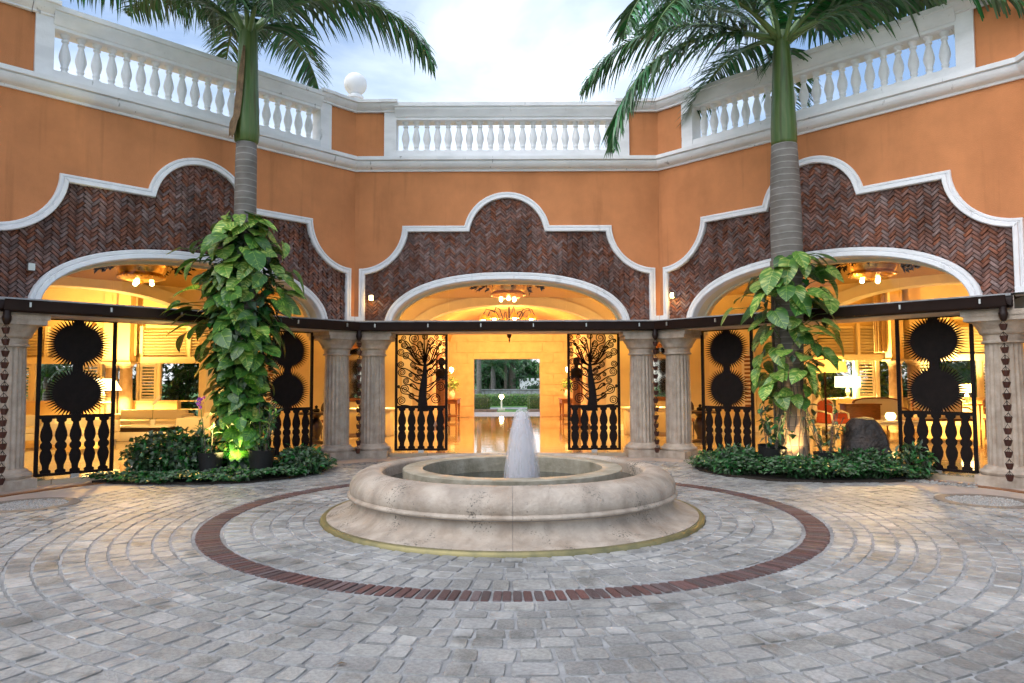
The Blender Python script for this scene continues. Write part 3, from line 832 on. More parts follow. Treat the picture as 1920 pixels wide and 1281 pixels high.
# ================================================================ PORCH: lintels, gutters, columns, rain chains
for b in BAYS:
    c, rz = frame(b)
    nm = SIDE[b]
    l_ = thing('porch_lintel', 'pale stone lintel resting on the columns of the %s bay' % nm, 'lintel', c, rz, 'porch lintels')
    strip(MB(), [(-0.44, 2.54), (-0.44, 2.74), (-0.05, 2.80), (0.30, 2.80), (0.34, 2.60), (0.34, 2.54), (-0.44, 2.54)]).build('beam', 'lintel', l_)
    strip(MB(), [(-0.50, 2.735), (-0.50, 2.765), (0.02, 2.825), (0.02, 2.81), (-0.50, 2.735)]).build('flashing', 'flashing', l_)
    g_ = thing('rain_gutter', 'dark brown rain gutter along the %s bay' % nm, 'gutter', c, rz, 'rain gutters')
    strip(MB(), [(-0.455, 2.73), (-0.455, 2.58), (-0.48, 2.556), (-0.56, 2.55), (-0.60, 2.58), (-0.615, 2.64), (-0.625, 2.72), (-0.635, 2.735), (-0.61, 2.735), (-0.60, 2.65), (-0.57, 2.60), (-0.50, 2.59), (-0.48, 2.73)]).build('trough', 'gutter', g_, smooth=30)
    for s in (-2.72, -1.63, -0.54, 0.54, 1.63, 2.72):
        MB().box(s-0.012, s+0.012, -0.645, -0.60, 2.63, 2.70).build('bracket', 'steel', g_)

# fluted column, built once
NF = 20
def fluted(r, z0, z1):
    mb = MB(); ring = []
    for k in range(NF):
        for j, d in enumerate((0.0, 0.0, 0.62, 0.9, 0.62)):
            a = 2*PI*(k + (0, 0.24, 0.40, 0.62, 0.84)[j])/NF
            ring.append((a, r*(1 - 0.085*d)))
    lv = [(z0, 1.0), (z0+0.03, 1.0), (z0 + (z1-z0)*0.4, 1.0), (z1-0.03, 0.93), (z1, 0.93)]
    n = len(ring)
    vs = [(rr*q*math.cos(a), rr*q*math.sin(a), z) for z, q in lv for a, rr in ring]
    fs = [(i*n+k, i*n+(k+1) % n, (i+1)*n+(k+1) % n, (i+1)*n+k) for i in range(len(lv)-1) for k in range(n)]
    mb.add(vs, fs); return mb
SHAFT = fluted(0.262, 0.215, 2.06).mesh('shaft', 'column_stone', 25)
mb = MB(); mb.box(-0.365, 0.365, -0.365, 0.365, -0.30, 0.075)
mb.lathe([(0.355, 0.075), (0.37, 0.095), (0.375, 0.12), (0.36, 0.145), (0.325, 0.16), (0.315, 0.185), (0.30, 0.20), (0.27, 0.216)], 40)
BASE = mb.mesh('base', 'column_stone', 40)
mb = MB(); mb.lathe([(0.25, 2.055), (0.285, 2.06), (0.29, 2.075), (0.285, 2.09), (0.262, 2.10), (0.265, 2.18), (0.30, 2.20), (0.315, 2.23), (0.315, 2.25), (0.345, 2.30), (0.385, 2.36), (0.395, 2.385)], 40)
mb.box(-0.42, 0.42, -0.42, 0.42, 2.385, 2.46).box(-0.455, 0.455, -0.435, 0.435, 2.46, 2.54)
CAPITAL = mb.mesh('capital', 'column_stone', 40)
CL = {(-1, -1): 'fluted stone column at the far left edge of the photo', (-1, 1): 'fluted stone column left of the left inner rain chain, beside the sunburst screen',
      (0, -1): 'fluted stone column just left of the left tree screen', (0, 1): 'fluted stone column just right of the right tree screen',
      (1, -1): 'fluted stone column right of the right inner rain chain, beside the sunburst screen', (1, 1): 'fluted stone column at the far right edge of the photo'}
for b in BAYS:
    for sx in (-1, 1):
        p = bay_pt(b, sx*2.87, -0.02)
        c_ = thing('fluted_column', CL[(b, sx)], 'column', p, frame(b)[1], 'fluted porch columns')
        obj('base', BASE, c_); obj('shaft', SHAFT, c_); obj('capital', CAPITAL, c_)

# rain chains of little copper cups
def cup_mesh():
    mb = MB()
    n = 8
    mb.lathe([(0.026, -0.045), (0.034, -0.04), (0.046, 0.0), (0.056, 0.042), (0.060, 0.045), (0.050, 0.042), (0.03, -0.03)], n, cap=False)
    mb.add([(0.026*math.cos(2*PI*k/n), 0.026*math.sin(2*PI*k/n), -0.045) for k in range(n)], [tuple(range(n))])
    return mb.mesh('cup', 'copper_cup')
CUP = cup_mesh()
mb = MB()
for a in (0, PI/2): 
    d = Vector((math.cos(a), math.sin(a), 0))
    mb.tube([d*0.05 + Vector((0, 0, 0.04)), Vector((0, 0, 0.105)), Vector((0, 0, 0.13))], 0.0035, 4)
    mb.tube([-d*0.05 + Vector((0, 0, 0.04)), Vector((0, 0, 0.105))], 0.0035, 4)
LINK = mb.mesh('link', 'iron')
for q, (b, sx, lab) in enumerate(((-1, -1, 'copper cup rain chain at the far left edge of the photo'), (0, -1, 'copper cup rain chain between the two columns left of the fountain'), (0, 1, 'copper cup rain chain between the two columns right of the fountain'), (1, 1, 'copper cup rain chain at the far right edge of the photo'))):
    p = bay_pt(b, sx*(HA - 0.55*T2 - (0.0 if b == 0 else 0.07)), -0.555)
    ch = thing('rain_chain', lab, 'rain chain', (p.x, p.y, 0), rnd(0, 1), 'rain chains of copper cups')
    MB().lathe([(0.05, 2.57), (0.05, 2.50), (0.062, 2.48), (0.062, 2.44), (0.05, 2.40), (0.03, 2.36)], 12).build('outlet', 'gutter', ch, smooth=40)
    z = 2.27
    for i in range(14):
        o = obj('cup', CUP, ch, (rnd(-0.008, 0.008), rnd(-0.008, 0.008), z), rnd(0, 1), None, 1.0)
        o.rotation_euler = (rnd(-0.08, 0.08), rnd(-0.08, 0.08), rnd(0, 2))
        obj('link', LINK, o, (0, 0, 0))
        z -= 0.168

# ================================================================ LASER-CUT SCREENS
GW, GH = 1.14, 2.54
def ribbon(mb, pts, ws, y0, y1):
    k = len(pts); vs = []
    for i, p in enumerate(pts):
        a = Vector(pts[max(i-1, 0)]); b_ = Vector(pts[min(i+1, k-1)])
        t = (b_-a).normalized() if (b_-a).length > 1e-9 else Vector((1, 0)); n = Vector((-t.y, t.x))*ws[i]/2
        q = Vector(p)
        for y in (y0, y1):
            vs.append((q.x+n.x, y, q.y+n.y)); vs.append((q.x-n.x, y, q.y-n.y))
    fs = []
    for i in range(k-1):
        a, c = 4*i, 4*(i+1)
        fs += [(a, a+1, c+1, c), (a+2, c+2, c+3, a+3), (a, c, c+2, a+2), (a+1, a+3, c+3, c+1)]
    fs += [(0, 2, 3, 1), (4*k-4, 4*k-3, 4*k-1, 4*k-2)]
    mb.add(vs, fs)
def flat_baluster():
    prof = [(0.075, 0.0), (0.075, 0.04), (0.045, 0.06), (0.05, 0.12), (0.08, 0.2), (0.088, 0.27), (0.07, 0.34), (0.055, 0.37), (0.08, 0.40), (0.085, 0.43), (0.08, 0.46), (0.055, 0.49), (0.075, 0.53), (0.088, 0.59), (0.08, 0.66), (0.05, 0.75), (0.042, 0.80), (0.07, 0.825), (0.075, 0.86)]
    poly = [(r*1.0, z) for r, z in prof] + [(-r*1.0, z) for r, z in prof[::-1]]
    return MB().prism(poly, -0.006, 0.006).mesh('baluster', 'iron')
FLATB = flat_baluster()
fr = MB()
fr.box(-GW/2, -GW/2+0.055, -0.02, 0.02, 0, GH).box(GW/2-0.055, GW/2, -0.02, 0.02, 0, GH).box(-GW/2+0.055, GW/2-0.055, -0.018, 0.018, 0, 0.045).box(-GW/2+0.055, GW/2-0.055, -0.018, 0.018, GH-0.05, GH)
FRAME = fr.mesh('frame', 'iron')
RAILM = MB().box(-GW/2+0.05, GW/2-0.05, -0.014, 0.014, 0.905, 0.965).mesh('rail', 'iron')
def sun_mesh():
    N = 54; poly = []
    for k in range(N):
        a = 2*PI*k/N; a2 = 2*PI*(k+0.5)/N
        poly.append((0.34*math.cos(a), 0.30*math.sin(a)))
        lr = 1.0
        poly.append((0.492*math.cos(a2), 0.425*math.sin(a2)))
    mb = MB()
    k = len(poly)
    vs = [(0, -0.008, 0)] + [(p[0], -0.008, p[1]) for p in poly] + [(0, 0.008, 0)] + [(p[0], 0.008, p[1]) for p in poly]
    fs = []
    for i in range(k):
        j = (i+1) % k
        fs += [(0, 1+i, 1+j), (k+1, k+2+j, k+2+i), (1+i, k+2+i, k+2+j, 1+j)]
    mb.add(vs, fs)
    return mb
sm = sun_mesh()
SUNM = sm.mesh('sunburst', 'iron', 30)
POSTM = MB().box(-0.075, 0.075, -0.007, 0.007, 0.96, GH-0.045).mesh('centre_bar', 'iron')
def zx(x, y): return ((x-307)/505*GW, (1215-y)/1135*GH)
SPIR = [(140,130,24,1),(105,165,16,-1),(140,200,26,1),(175,228,12,-1),(240,135,50,1),(338,118,28,-1),(297,195,30,-1),(228,238,30,1),(395,165,34,-1),(448,122,22,1),(522,128,24,1),(372,210,18,1),(430,255,46,-1),(470,180,30,1),(525,195,18,-1),(518,252,20,1),(518,295,20,-1),(113,268,32,1),(160,305,30,-1),(303,280,48,1),(357,328,30,-1),(282,342,18,1),(112,388,30,1),(230,388,28,1),(255,425,14,-1),(432,370,30,-1),(508,367,28,-1),(122,462,36,1),(292,452,26,1),(205,490,18,-1),(397,465,38,-1),(500,435,24,-1),(163,548,28,1),(262,525,22,-1),(462,527,20,1),(517,520,18,-1),(210,588,14,-1),(150,625,42,1),(490,603,40,-1),(92,600,12,1),(215,688,26,1),(120,735,40,1),(366,695,24,-1),(442,720,44,-1)]
def tree_mesh():
    mb = MB()
    k = GW/505
    # trunk
    tr = [(322, 840, 104), (322, 790, 96), (320, 740, 84), (318, 690, 74), (322, 640, 70), (328, 590, 66), (334, 540, 58), (338, 490, 48), (340, 440, 40), (342, 390, 30), (342, 360, 16)]
    ribbon(mb, [zx(x, y) for x, y, w in tr], [w*k for x, y, w in tr], -0.008, 0.008)
    def trunk_x(y):
        for (x0, y0, _), (x1, y1, _) in zip(tr, tr[1:]):
            if y1 <= y <= y0: return x0 + (x1-x0)*(y0-y)/(y0-y1)
        return 342
    for cx, cy, r, d in SPIR:
        side = -1 if cx < 325 else 1
        # spiral from the outside in; it starts on the underside of the curl
        pts = []
        turns = 2.2 if r > 25 else 1.7
        a_start = R(-90)            # bottom of the circle (image y down -> bottom)
        rot = 1 if side < 0 else -1
        nst = 26 if r > 25 else 18
        for i in range(nst+1):
            t = i/nst
            a = (a_start - rot*2*PI*turns*t) if d > 0 else (-a_start + rot*2*PI*turns*t)
            rr = r*1.12*(1-0.86*t)
            pts.append((cx + rr*math.cos(a), cy - rr*math.sin(a)))
        # stem: leaves the trunk outwards and sweeps in under the curl
        p3 = pts[0]
        dx = abs(p3[0] - 330)
        if cy < 345 and dx < 130:
            p0 = (342 + side*3, 400); p1 = (342 + side*6, 360 - 0.1*dx); p2 = (p3[0] - side*(0.45*dx + 14), p3[1] + 0.12*(400-p3[1]))
        else:
            sy = min(800, max(395, p3[1] + (0.34 if d > 0 else 0.62)*dx))
            p0 = (trunk_x(sy), sy); p1 = (p0[0] + side*0.55*dx, sy + 0.05*dx); p2 = (p3[0] - side*(0.42*dx), p3[1] - 2)
        bz = []
        for i in range(13):
            t = i/12; u = 1-t
            bz.append((u**3*p0[0]+3*u*u*t*p1[0]+3*u*t*t*p2[0]+t**3*p3[0], u**3*p0[1]+3*u*u*t*p1[1]+3*u*t*t*p2[1]+t**3*p3[1]))
        allp = bz + pts[1:]
        xlo, xhi = 68, 545
        allp = [(min(xhi, max(xlo, x)), max(92, y)) for x, y in allp]
        nA = len(allp)
        base_w = 15 if r > 25 else 10
        ws = [(base_w*(1-min(1, i/12)) + 9.5*min(1, i/12) if i < 13 else 9.5 - 3.0*(i-12)/(nA-12))*k for i in range(nA)]
        ribbon(mb, [zx(x, y) for x, y in allp], ws, -0.006, 0.006)
    return mb.mesh('tree', 'iron')
TREEM = tree_mesh()
GL = {(-1, -1): 'dark iron sunburst screen beside the far left column', (-1, 1): 'dark iron sunburst screen half hidden by the left climbing vine',
      (0, -1): 'dark iron scrolling tree screen left of the fountain jet', (0, 1): 'dark iron scrolling tree screen right of the fountain jet',
      (1, -1): 'dark iron sunburst screen left of the right palm trunk', (1, 1): 'dark iron sunburst screen beside the far right column'}
for b in BAYS:
    for sx in (-1, 1):
        p = bay_pt(b, sx*1.865, 0.19, 0.03)
        g = thing('iron_screen', GL[(b, sx)], 'screen', p, frame(b)[1], 'laser cut iron screens')
        obj('frame', FRAME, g); obj('rail', RAILM, g)
        for i in range(5): obj('baluster', FLATB, g, (-0.412+0.206*i, 0, 0.045))
        if b == 0:
            o = obj('tree', TREEM, g)
            if sx > 0: o.scale = (-1, 1, 1)
        else:
            obj('centre_bar', POSTM, g)
            for z in (2.12, 1.315): obj('sunburst', SUNM, g, (0, -0.002, z))
        MB().box(-0.06, 0.06, -0.03, 0.03, -0.04, 0.012).build('floor_bolt', 'steel', g)

# small lit spotlights on the brickwork
for b, s, lab in ((0, -2.90, 'small lit wall spotlight on the brick left of the front arch'), (1, -2.90, 'small lit wall spotlight on the brick left of the right arch'), (-1, -2.62, 'small pale wall spotlight on the brick at the far left')):
    p = bay_pt(b, s, -0.02, 3.30)
    w_ = thing('wall_spotlight', lab, 'spotlight', p, frame(b)[1], 'small wall spotlights')
    MB().box(-0.045, 0.045, -0.13, -0.03, -0.055, 0.055).build('housing', 'steel', w_)
    MB().box(-0.02, 0.02, -0.03, 0.05, -0.02, 0.02).build('bracket', 'steel', w_)
    if b >= 0:
        MB().box(-0.036, 0.036, -0.134, -0.131, -0.045, 0.045).build('lens', 'bulb', w_)
        point_light('spot_glow', (0, -0.17, -0.05), 3, WARM, 0.03, w_)

# ================================================================ COURTYARD PAVING
mb = MB(); NS = 120
vs = []
for r in (6.12, 14.0):
    for k in range(NS): a = 2*PI*k/NS; vs.append((FC.x + r*math.cos(a), FC.y + r*math.sin(a), GZ-0.002))
mb.add(vs, [(k, (k+1) % NS, NS+(k+1) % NS, NS+k) for k in range(NS)])
structure(mb.build('terrace_paving', 'terrace'))
pave = structure(obj('courtyard_paving', None)); pave.location = (FC.x, FC.y, GZ)

def paver_unit(seed):
    rg = random.Random(seed)
    base = [(-.5, -.38), (-.42, -.5), (.42, -.5), (.5, -.38), (.5, .38), (.42, .5), (-.42, .5), (-.5, .38)]
    base = [(x*(1+rg.uniform(-.07, .03)), y*(1+rg.uniform(-.07, .03))) for x, y in base]
    v = [(x, y, -0.9) for x, y in base] + [(x, y, -0.2) for x, y in base] + [(x*0.93, y*0.93, rg.uniform(-0.05, 0.08)) for x, y in base]
    f = []
    for L in (0, 8): f += [(L+i, L+(i+1) % 8, L+8+(i+1) % 8, L+8+i) for i in range(8)]
    f.append(tuple(range(16, 24)))
    return v, f
PU = [paver_unit(i) for i in range(8)]
PUM = []
for v, f in PU:
    m_ = MB(); m_.add(v, f); PUM.append(m_.mesh('paving_stone', 'paver', 30))
def in_court(x, y):
    for b in BAYS:
        c, rz = frame(b)
        d = Vector((x, y, 0)) - c
        if -d.x*math.sin(rz) + d.y*math.cos(rz) > -0.16: return False
    return True
rg = random.Random(11)
stones = []
def ring_rows(r0, r1, dmin, dmax, wmin, wmax):
    r = r0
    while r < r1 - 0.08:
        d = rg.uniform(dmin, dmax)
        if r1 - (r + d) < dmin*0.7: d = r1 - r
        a = rg.uniform(0, 1); a_end = a + 2*PI
        while a < a_end - 0.02:
            w = rg.uniform(wmin, wmax)
            if rg.random() < 0.12: w *= 1.35
            da = w/(r + d/2)
            if a_end - (a+da) < 0.5*wmin/(r+d/2): da = a_end - a
            am = a + da/2
            x, y = (r+d/2)*math.cos(am), (r+d/2)*math.sin(am)
            if FC.y + y > 1.6 and in_court(FC.x+x, FC.y+y):
                stones.append((x, y, am + PI/2 + rg.gauss(0, 0.02), da*(r+d/2)-rg.uniform(0.009, 0.02), d-rg.uniform(0.010, 0.018), rg.uniform(0.002, 0.007), rg.randrange(8)))
            a += da
        r += d
ring_rows(2.24, 3.25, 0.165, 0.19, 0.14, 0.24)
ring_rows(3.53, 6.14, 0.15, 0.215, 0.12, 0.25)
def vis(q):
    x, y = FC.x+q[0], FC.y+q[1]
    if y < 3.55 or abs(x) > 0.73*y: return 1e6
    return math.hypot(x, y)/math.sqrt(q[3]*q[4])*0.2
stones.sort(key=vis)
rest = MB()
for i, (x, y, a, w, d, h, k) in enumerate(stones):
    if i < 300:
        obj('paving_stone', PUM[k], pave, (x, y, h), a, None, (w, d, 0.05))
    else:
        ca, sa = math.cos(a), math.sin(a)
        rest.add([(x + px*w*ca - py*d*sa, y + px*w*sa + py*d*ca, h + pz*0.05) for px, py, pz in PU[k][0]], PU[k][1])
stuff(rest.build('paving_stones', 'paver', pave, smooth=30))
NB = 270
v, f = paver_unit(99)
v = [(x, y, z) for x, y, z in v]
m_ = MB(); m_.add(v, f); RB = m_.mesh('ring_brick', 'ring_brick', 30)
for i in range(NB):
    a = 2*PI*i/NB + rg.gauss(0, 0.001)
    obj('ring_brick', RB, pave, (3.39*math.cos(a), 3.39*math.sin(a), 0.006 + rg.uniform(-0.002, 0.002)), a + PI/2 + rg.gauss(0, 0.012), None, (2*PI*3.39/NB - rg.uniform(0.012, 0.017), 0.245 + rg.uniform(-0.008, 0.006), 0.045))

# round gravel drains near the left and right columns
def drain(x, y, lab):
    d = thing('gravel_drain', lab, 'drain', (x, y, GZ), 0, 'round gravel drains')
    MB().lathe([(0.44, 0.0), (0.44, 0.012), (0.57, 0.012), (0.57, -0.01)], 48, cap=False).build('stone_ring', 'mortar_dark', d)
    g = MB(); rr = random.Random(int(x*10))
    for i in range(900):
        a, r = rr.uniform(0, 2*PI), 0.43*math.sqrt(rr.random()); s = rr.uniform(0.008, 0.016)
        px, py = r*math.cos(a), r*math.sin(a); z = rr.uniform(0.0, 0.01)
        g.add([(px-s, py, z), (px, py-s, z), (px+s, py, z), (px, py+s, z), (px, py, z+s*0.8)], [(0, 1, 4), (1, 2, 4), (2, 3, 4), (3, 0, 4)])
    stuff(g.build('gravel', 'pebble', d))
mat('mortar_dark', (0.20, 0.16, 0.13), 0.7, vary=0.2, nscale=8, bump=0.3)
drain(-6.25, 9.32, 'round gravel drain in the paving near the far left column')
drain(6.12, 9.35, 'round gravel drain in the paving near the far right column')

# ================================================================ FOUNTAIN
ft = thing('fountain', 'round travertine fountain with a single water jet in the middle of the court', 'fountain', (FC.x, FC.y, GZ))
PROF = [(1.55, 0.10), (1.55, 0.505), (1.56, 0.528), (1.59, 0.545), (1.65, 0.553), (1.72, 0.548), (1.79, 0.53), (1.85, 0.498), (1.895, 0.452), (1.922, 0.40), (1.928, 0.345), (1.918, 0.312), (1.924, 0.309), (1.944, 0.297), (1.951, 0.281), (1.944, 0.266), (1.918, 0.256), (1.885, 0.254), (1.868, 0.235), (1.87, 0.205), (1.888, 0.17), (1.925, 0.133), (1.98, 0.10), (2.06, 0.072), (2.14, 0.055), (2.18, 0.045), (2.18, -0.02)]
NSEG = 8
for q in range(NSEG):
    mb = MB(); n = 16; g = 0.0009
    a0 = -PI/2 + 2*PI*q/NSEG + g; a1 = -PI/2 + 2*PI*(q+1)/NSEG - g
    k = len(PROF)
    vs = [(r*math.cos(a0+(a1-a0)*i/n), r*math.sin(a0+(a1-a0)*i/n), z) for i in range(n+1) for r, z in PROF]
    fs = [(i*k+j, i*k+j+1, (i+1)*k+j+1, (i+1)*k+j) for i in range(n) for j in range(k-1)]
    mb.add(vs, fs); mb.build('basin_segment', 'travertine', ft, smooth=60)
MB().lathe([(r + (0.012 if i < 3 else -0.010), z - 0.006) for i, (r, z) in enumerate(PROF)], 96, cap=False).build('joint_fill', 'mortar', ft, smooth=60)
MB().lathe([(1.08, 0.10), (1.08, 0.545), (1.09, 0.553), (1.30, 0.553), (1.315, 0.545), (1.315, 0.10)], 96, cap=False).build('inner_ring', 'fountain_inner', ft, smooth=40)
MB().lathe([(0.0, 0.36), (1.079, 0.36)], 64, cap=False).build('pool_water', 'water', ft)
MB().lathe([(1.316, 0.40), (1.549, 0.40)], 64, cap=False).build('channel_water', 'water', ft)
MB().lathe([(2.175, -0.01), (2.178, 0.035), (2.20, 0.048), (2.225, 0.044), (2.245, 0.025), (2.25, -0.01)], 96, cap=False).build('brass_trim', 'brass', ft, smooth=50)
def plume(rs, z0, z1, seed, name, mt):
    mb = MB(); n = 22; st = 26; vs = []
    for i in range(st+1):
        t = i/st
        r = rs*(1 - t)**0.34 if t < 1 else 0.0
        for k in range(n):
            a = 2*PI*k/n
            w = 1 + 0.04*mnoise.noise(Vector((math.cos(a)*2+seed, math.sin(a)*2, t*7)))
            vs.append((r*w*math.cos(a), r*w*math.sin(a), z0 + (z1-z0)*t))
    fs = [(i*n+k, i*n+(k+1) % n, (i+1)*n+(k+1) % n, (i+1)*n+k) for i in range(st) for k in range(n)]
    mb.add(vs, fs)
    o = mb.build(name, mt, ft, smooth='all', loc=(0.115, 0, 0)); return o
plume(0.17, 0.34, 1.22, 1, 'water_jet', 'jet_core')
plume(0.20, 0.34, 1.26, 5, 'water_jet', 'jet_mist')
plume(0.23, 0.34, 1.16, 9, 'water_jet', 'jet_mist')
dr = MB(); rr = random.Random(4)
for i in range(60):
    t = rr.random()**0.7; a = rr.uniform(0, 2*PI); r = (0.20*(1-t)**0.4 + rr.uniform(0.0, 0.05))
    s = rr.uniform(0.0025, 0.006); c_ = (0.115 + r*math.cos(a), r*math.sin(a), 0.38 + 0.86*t)
    dr.add([(c_[0]-s, c_[1], c_[2]), (c_[0], c_[1]-s, c_[2]), (c_[0]+s, c_[1], c_[2]), (c_[0], c_[1]+s, c_[2]), (c_[0], c_[1], c_[2]+s*2), (c_[0], c_[1], c_[2]-s)], [(0,1,4),(1,2,4),(2,3,4),(3,0,4),(1,0,5),(2,1,5),(3,2,5),(0,3,5)])
stuff(dr.build('droplets', 'jet_core', ft))

# ================================================================ PLANTS
def leaf_at(mb, p, d, n, L, W):
    # a folded pointed leaf of four triangles: base p, direction d, normal n
    d = d.normalized(); s = d.cross(n)
    if s.length < 1e-4: s = d.cross(Vector((1, 0, 0.3)))
    s.normalize(); n = s.cross(d)
    m = p + d*L*0.5
    mb.add([p, m + s*W/2 + n*W*0.18, p + d*L - n*L*0.12, m - s*W/2 + n*W*0.18, m - n*W*0.02], [(0, 1, 4), (1, 2, 4), (2, 3, 4), (3, 0, 4)])
def rdir(rg):
    while True:
        v = Vector((rg.uniform(-1, 1), rg.uniform(-1, 1), rg.uniform(-1, 1)))
        if 0.05 < v.length < 1: return v.normalized()
def leaf_cloud(mb, c, rad, n, L, W, seed, shell=0.5, up=0.4, clump=0):
    rg = random.Random(seed)
    cl = [(rdir(rg)*rg.uniform(0.5, 1.0)) for _ in range(clump)]
    for i in range(n):
        if clump:
            q = rg.choice(cl) + rdir(rg)*0.34*rg.random()**0.5
        else:
            q = rdir(rg)*(shell + (1-shell)*rg.random())
        p = Vector((c[0]+q.x*rad[0], c[1]+q.y*rad[1], c[2]+q.z*rad[2]))
        d = (rdir(rg) + q*0.6 + Vector((0, 0, -0.25)))
        nn = (rdir(rg)*0.7 + Vector((0, 0, up)) + q*0.5)
        s = rg.uniform(0.7, 1.3)
        leaf_at(mb, p, d, nn, L*s, W*s)

# ---- planting beds
def in_poly(x, y, poly): return inside((x, y), poly)
LB = [(-6.75, 11.35), (-5.9, 11.12), (-4.9, 11.02), (-4.1, 11.2), (-3.55, 11.75), (-3.25, 12.6), (-3.3, 13.3)] + [tuple(bay_pt(-1, s, -0.45).xy) for s in (1.9, 0.5, -1.0)]
RBD = [(3.25, 13.1), (3.2, 12.5), (3.5, 11.75), (4.05, 11.2), (4.8, 11.0), (5.9, 11.05), (6.55, 11.3)] + [tuple(bay_pt(1, s, -0.45).xy) for s in (0.9, -0.5, -1.9)]
for nm, poly in (('left', LB), ('right', RBD)):
    cx_, cy_ = sum(p[0] for p in poly)/len(poly), sum(p[1] for p in poly)/len(poly)
    mb = MB(); mb.prism([(cx_+(p[0]-cx_)*0.955, cy_+(p[1]-cy_)*0.955) for p in poly], GZ-0.01, GZ+0.035, 'z'); structure(mb.build('planting_bed', 'soil'))
def lump(x, y, lumps):
    return sum(h*math.exp(-((x-cx)**2+(y-cy)**2)/(2*r*r)) for cx, cy, r, h in lumps)
def ground_cover(name, poly, lumps, n, L, W, mt, seed, label, base, upright=0.9):
    rg = random.Random(seed); mb = MB()
    xs = [p[0] for p in poly]; ys = [p[1] for p in poly]; k = 0
    while k < n:
        x, y = rg.uniform(min(xs)-0.1, max(xs)+0.1), rg.uniform(min(ys)-0.1, max(ys)+0.1)
        if not in_poly(x, y, poly):
            if rg.random() > 0.06 or not any(in_poly(x+dx, y+dy, poly) for dx in (-.1, .1) for dy in (-.1, .1)): continue
        h = base*(0.6 + 0.8*mnoise.noise(Vector((x*2.2, y*2.2, seed)))) + lump(x, y, lumps)
        z = GZ + 0.04 + max(0.04, h)*rg.uniform(0.35, 1.05)**0.6
        a = rg.uniform(0, 2*PI)
        d = Vector((math.cos(a), math.sin(a) - 0.35, rg.uniform(-0.5, 0.5)))
        nn = Vector((rg.uniform(-.5, .5), rg.uniform(-.9, .2), upright))
        s = rg.uniform(0.6, 1.3)
        leaf_at(mb, Vector((x, y, z)), d, nn, L*s, W*s); k += 1
    return stuff(mb.build(name, mt), label, 'ground cover')
ground_cover('ground_cover', LB, [], 9500, 0.085, 0.06, 'leaf_ground', 21, 'low glossy green ground cover filling the left planting bed', 0.14)
ground_cover('ground_cover', RBD, [(3.75, 12.0, 0.3, 0.16), (4.4, 11.55, 0.35, 0.2), (5.4, 11.5, 0.4, 0.18)], 9500, 0.085, 0.045, 'leaf_shrub', 22, 'bushy dark green ground cover filling the right planting bed', 0.22)
def shrub(name, label, c, rad, n, L, W, mt, seed, stems=5, group=None, cat='shrub'):
    t = thing(name, label, cat, (c[0], c[1], GZ), 0, group)
    mb = MB(); leaf_cloud(mb, (0, 0, rad[2]*0.85), rad, n, L, W, seed, shell=0.55, up=0.7)
    mb.build('foliage', mt, t)
    rg = random.Random(seed); st = MB()
    for i in range(stems):
        a = rg.uniform(0, 2*PI); st.tube([(0, 0, 0), (math.cos(a)*rad[0]*0.4, math.sin(a)*rad[1]*0.4, rad[2]*0.7), (math.cos(a)*rad[0]*0.75, math.sin(a)*rad[1]*0.75, rad[2]*1.2)], [0.012, 0.008, 0.004], 5)
    st.build('stem', 'bark', t)
    return t
shrub('mounded_shrub', 'rounded dark green shrub between the left sunburst screen and the vine', (-5.72, 12.1), (0.78, 0.55, 0.42), 2600, 0.095, 0.075, 'leaf_ground', 31)
shrub('low_shrub', 'leafy green shrub at the left tip of the right planting bed', (3.75, 12.05), (0.42, 0.4, 0.27), 900, 0.10, 0.045, 'leaf_shrub', 32)
shrub('low_shrub', 'leafy green shrub in front of the right palm trunk', (4.75, 11.45), (0.4, 0.3, 0.2), 700, 0.10, 0.045, 'leaf_shrub', 33)
shrub('low_shrub', 'leafy green shrub in front of the dark boulder', (5.65, 11.5), (0.6, 0.36, 0.26), 1200, 0.10, 0.045, 'leaf_shrub', 34)
shrub('low_shrub', 'small leafy shrub at the right end of the right planting bed', (6.45, 11.55), (0.3, 0.3, 0.3), 420, 0.12, 0.05, 'leaf_shrub', 35)
shrub('low_shrub', 'bright green leafy shrub at the right end of the left planting bed', (-3.62, 12.35), (0.42, 0.42, 0.26), 900, 0.11, 0.06, 'leaf_shrub', 36)

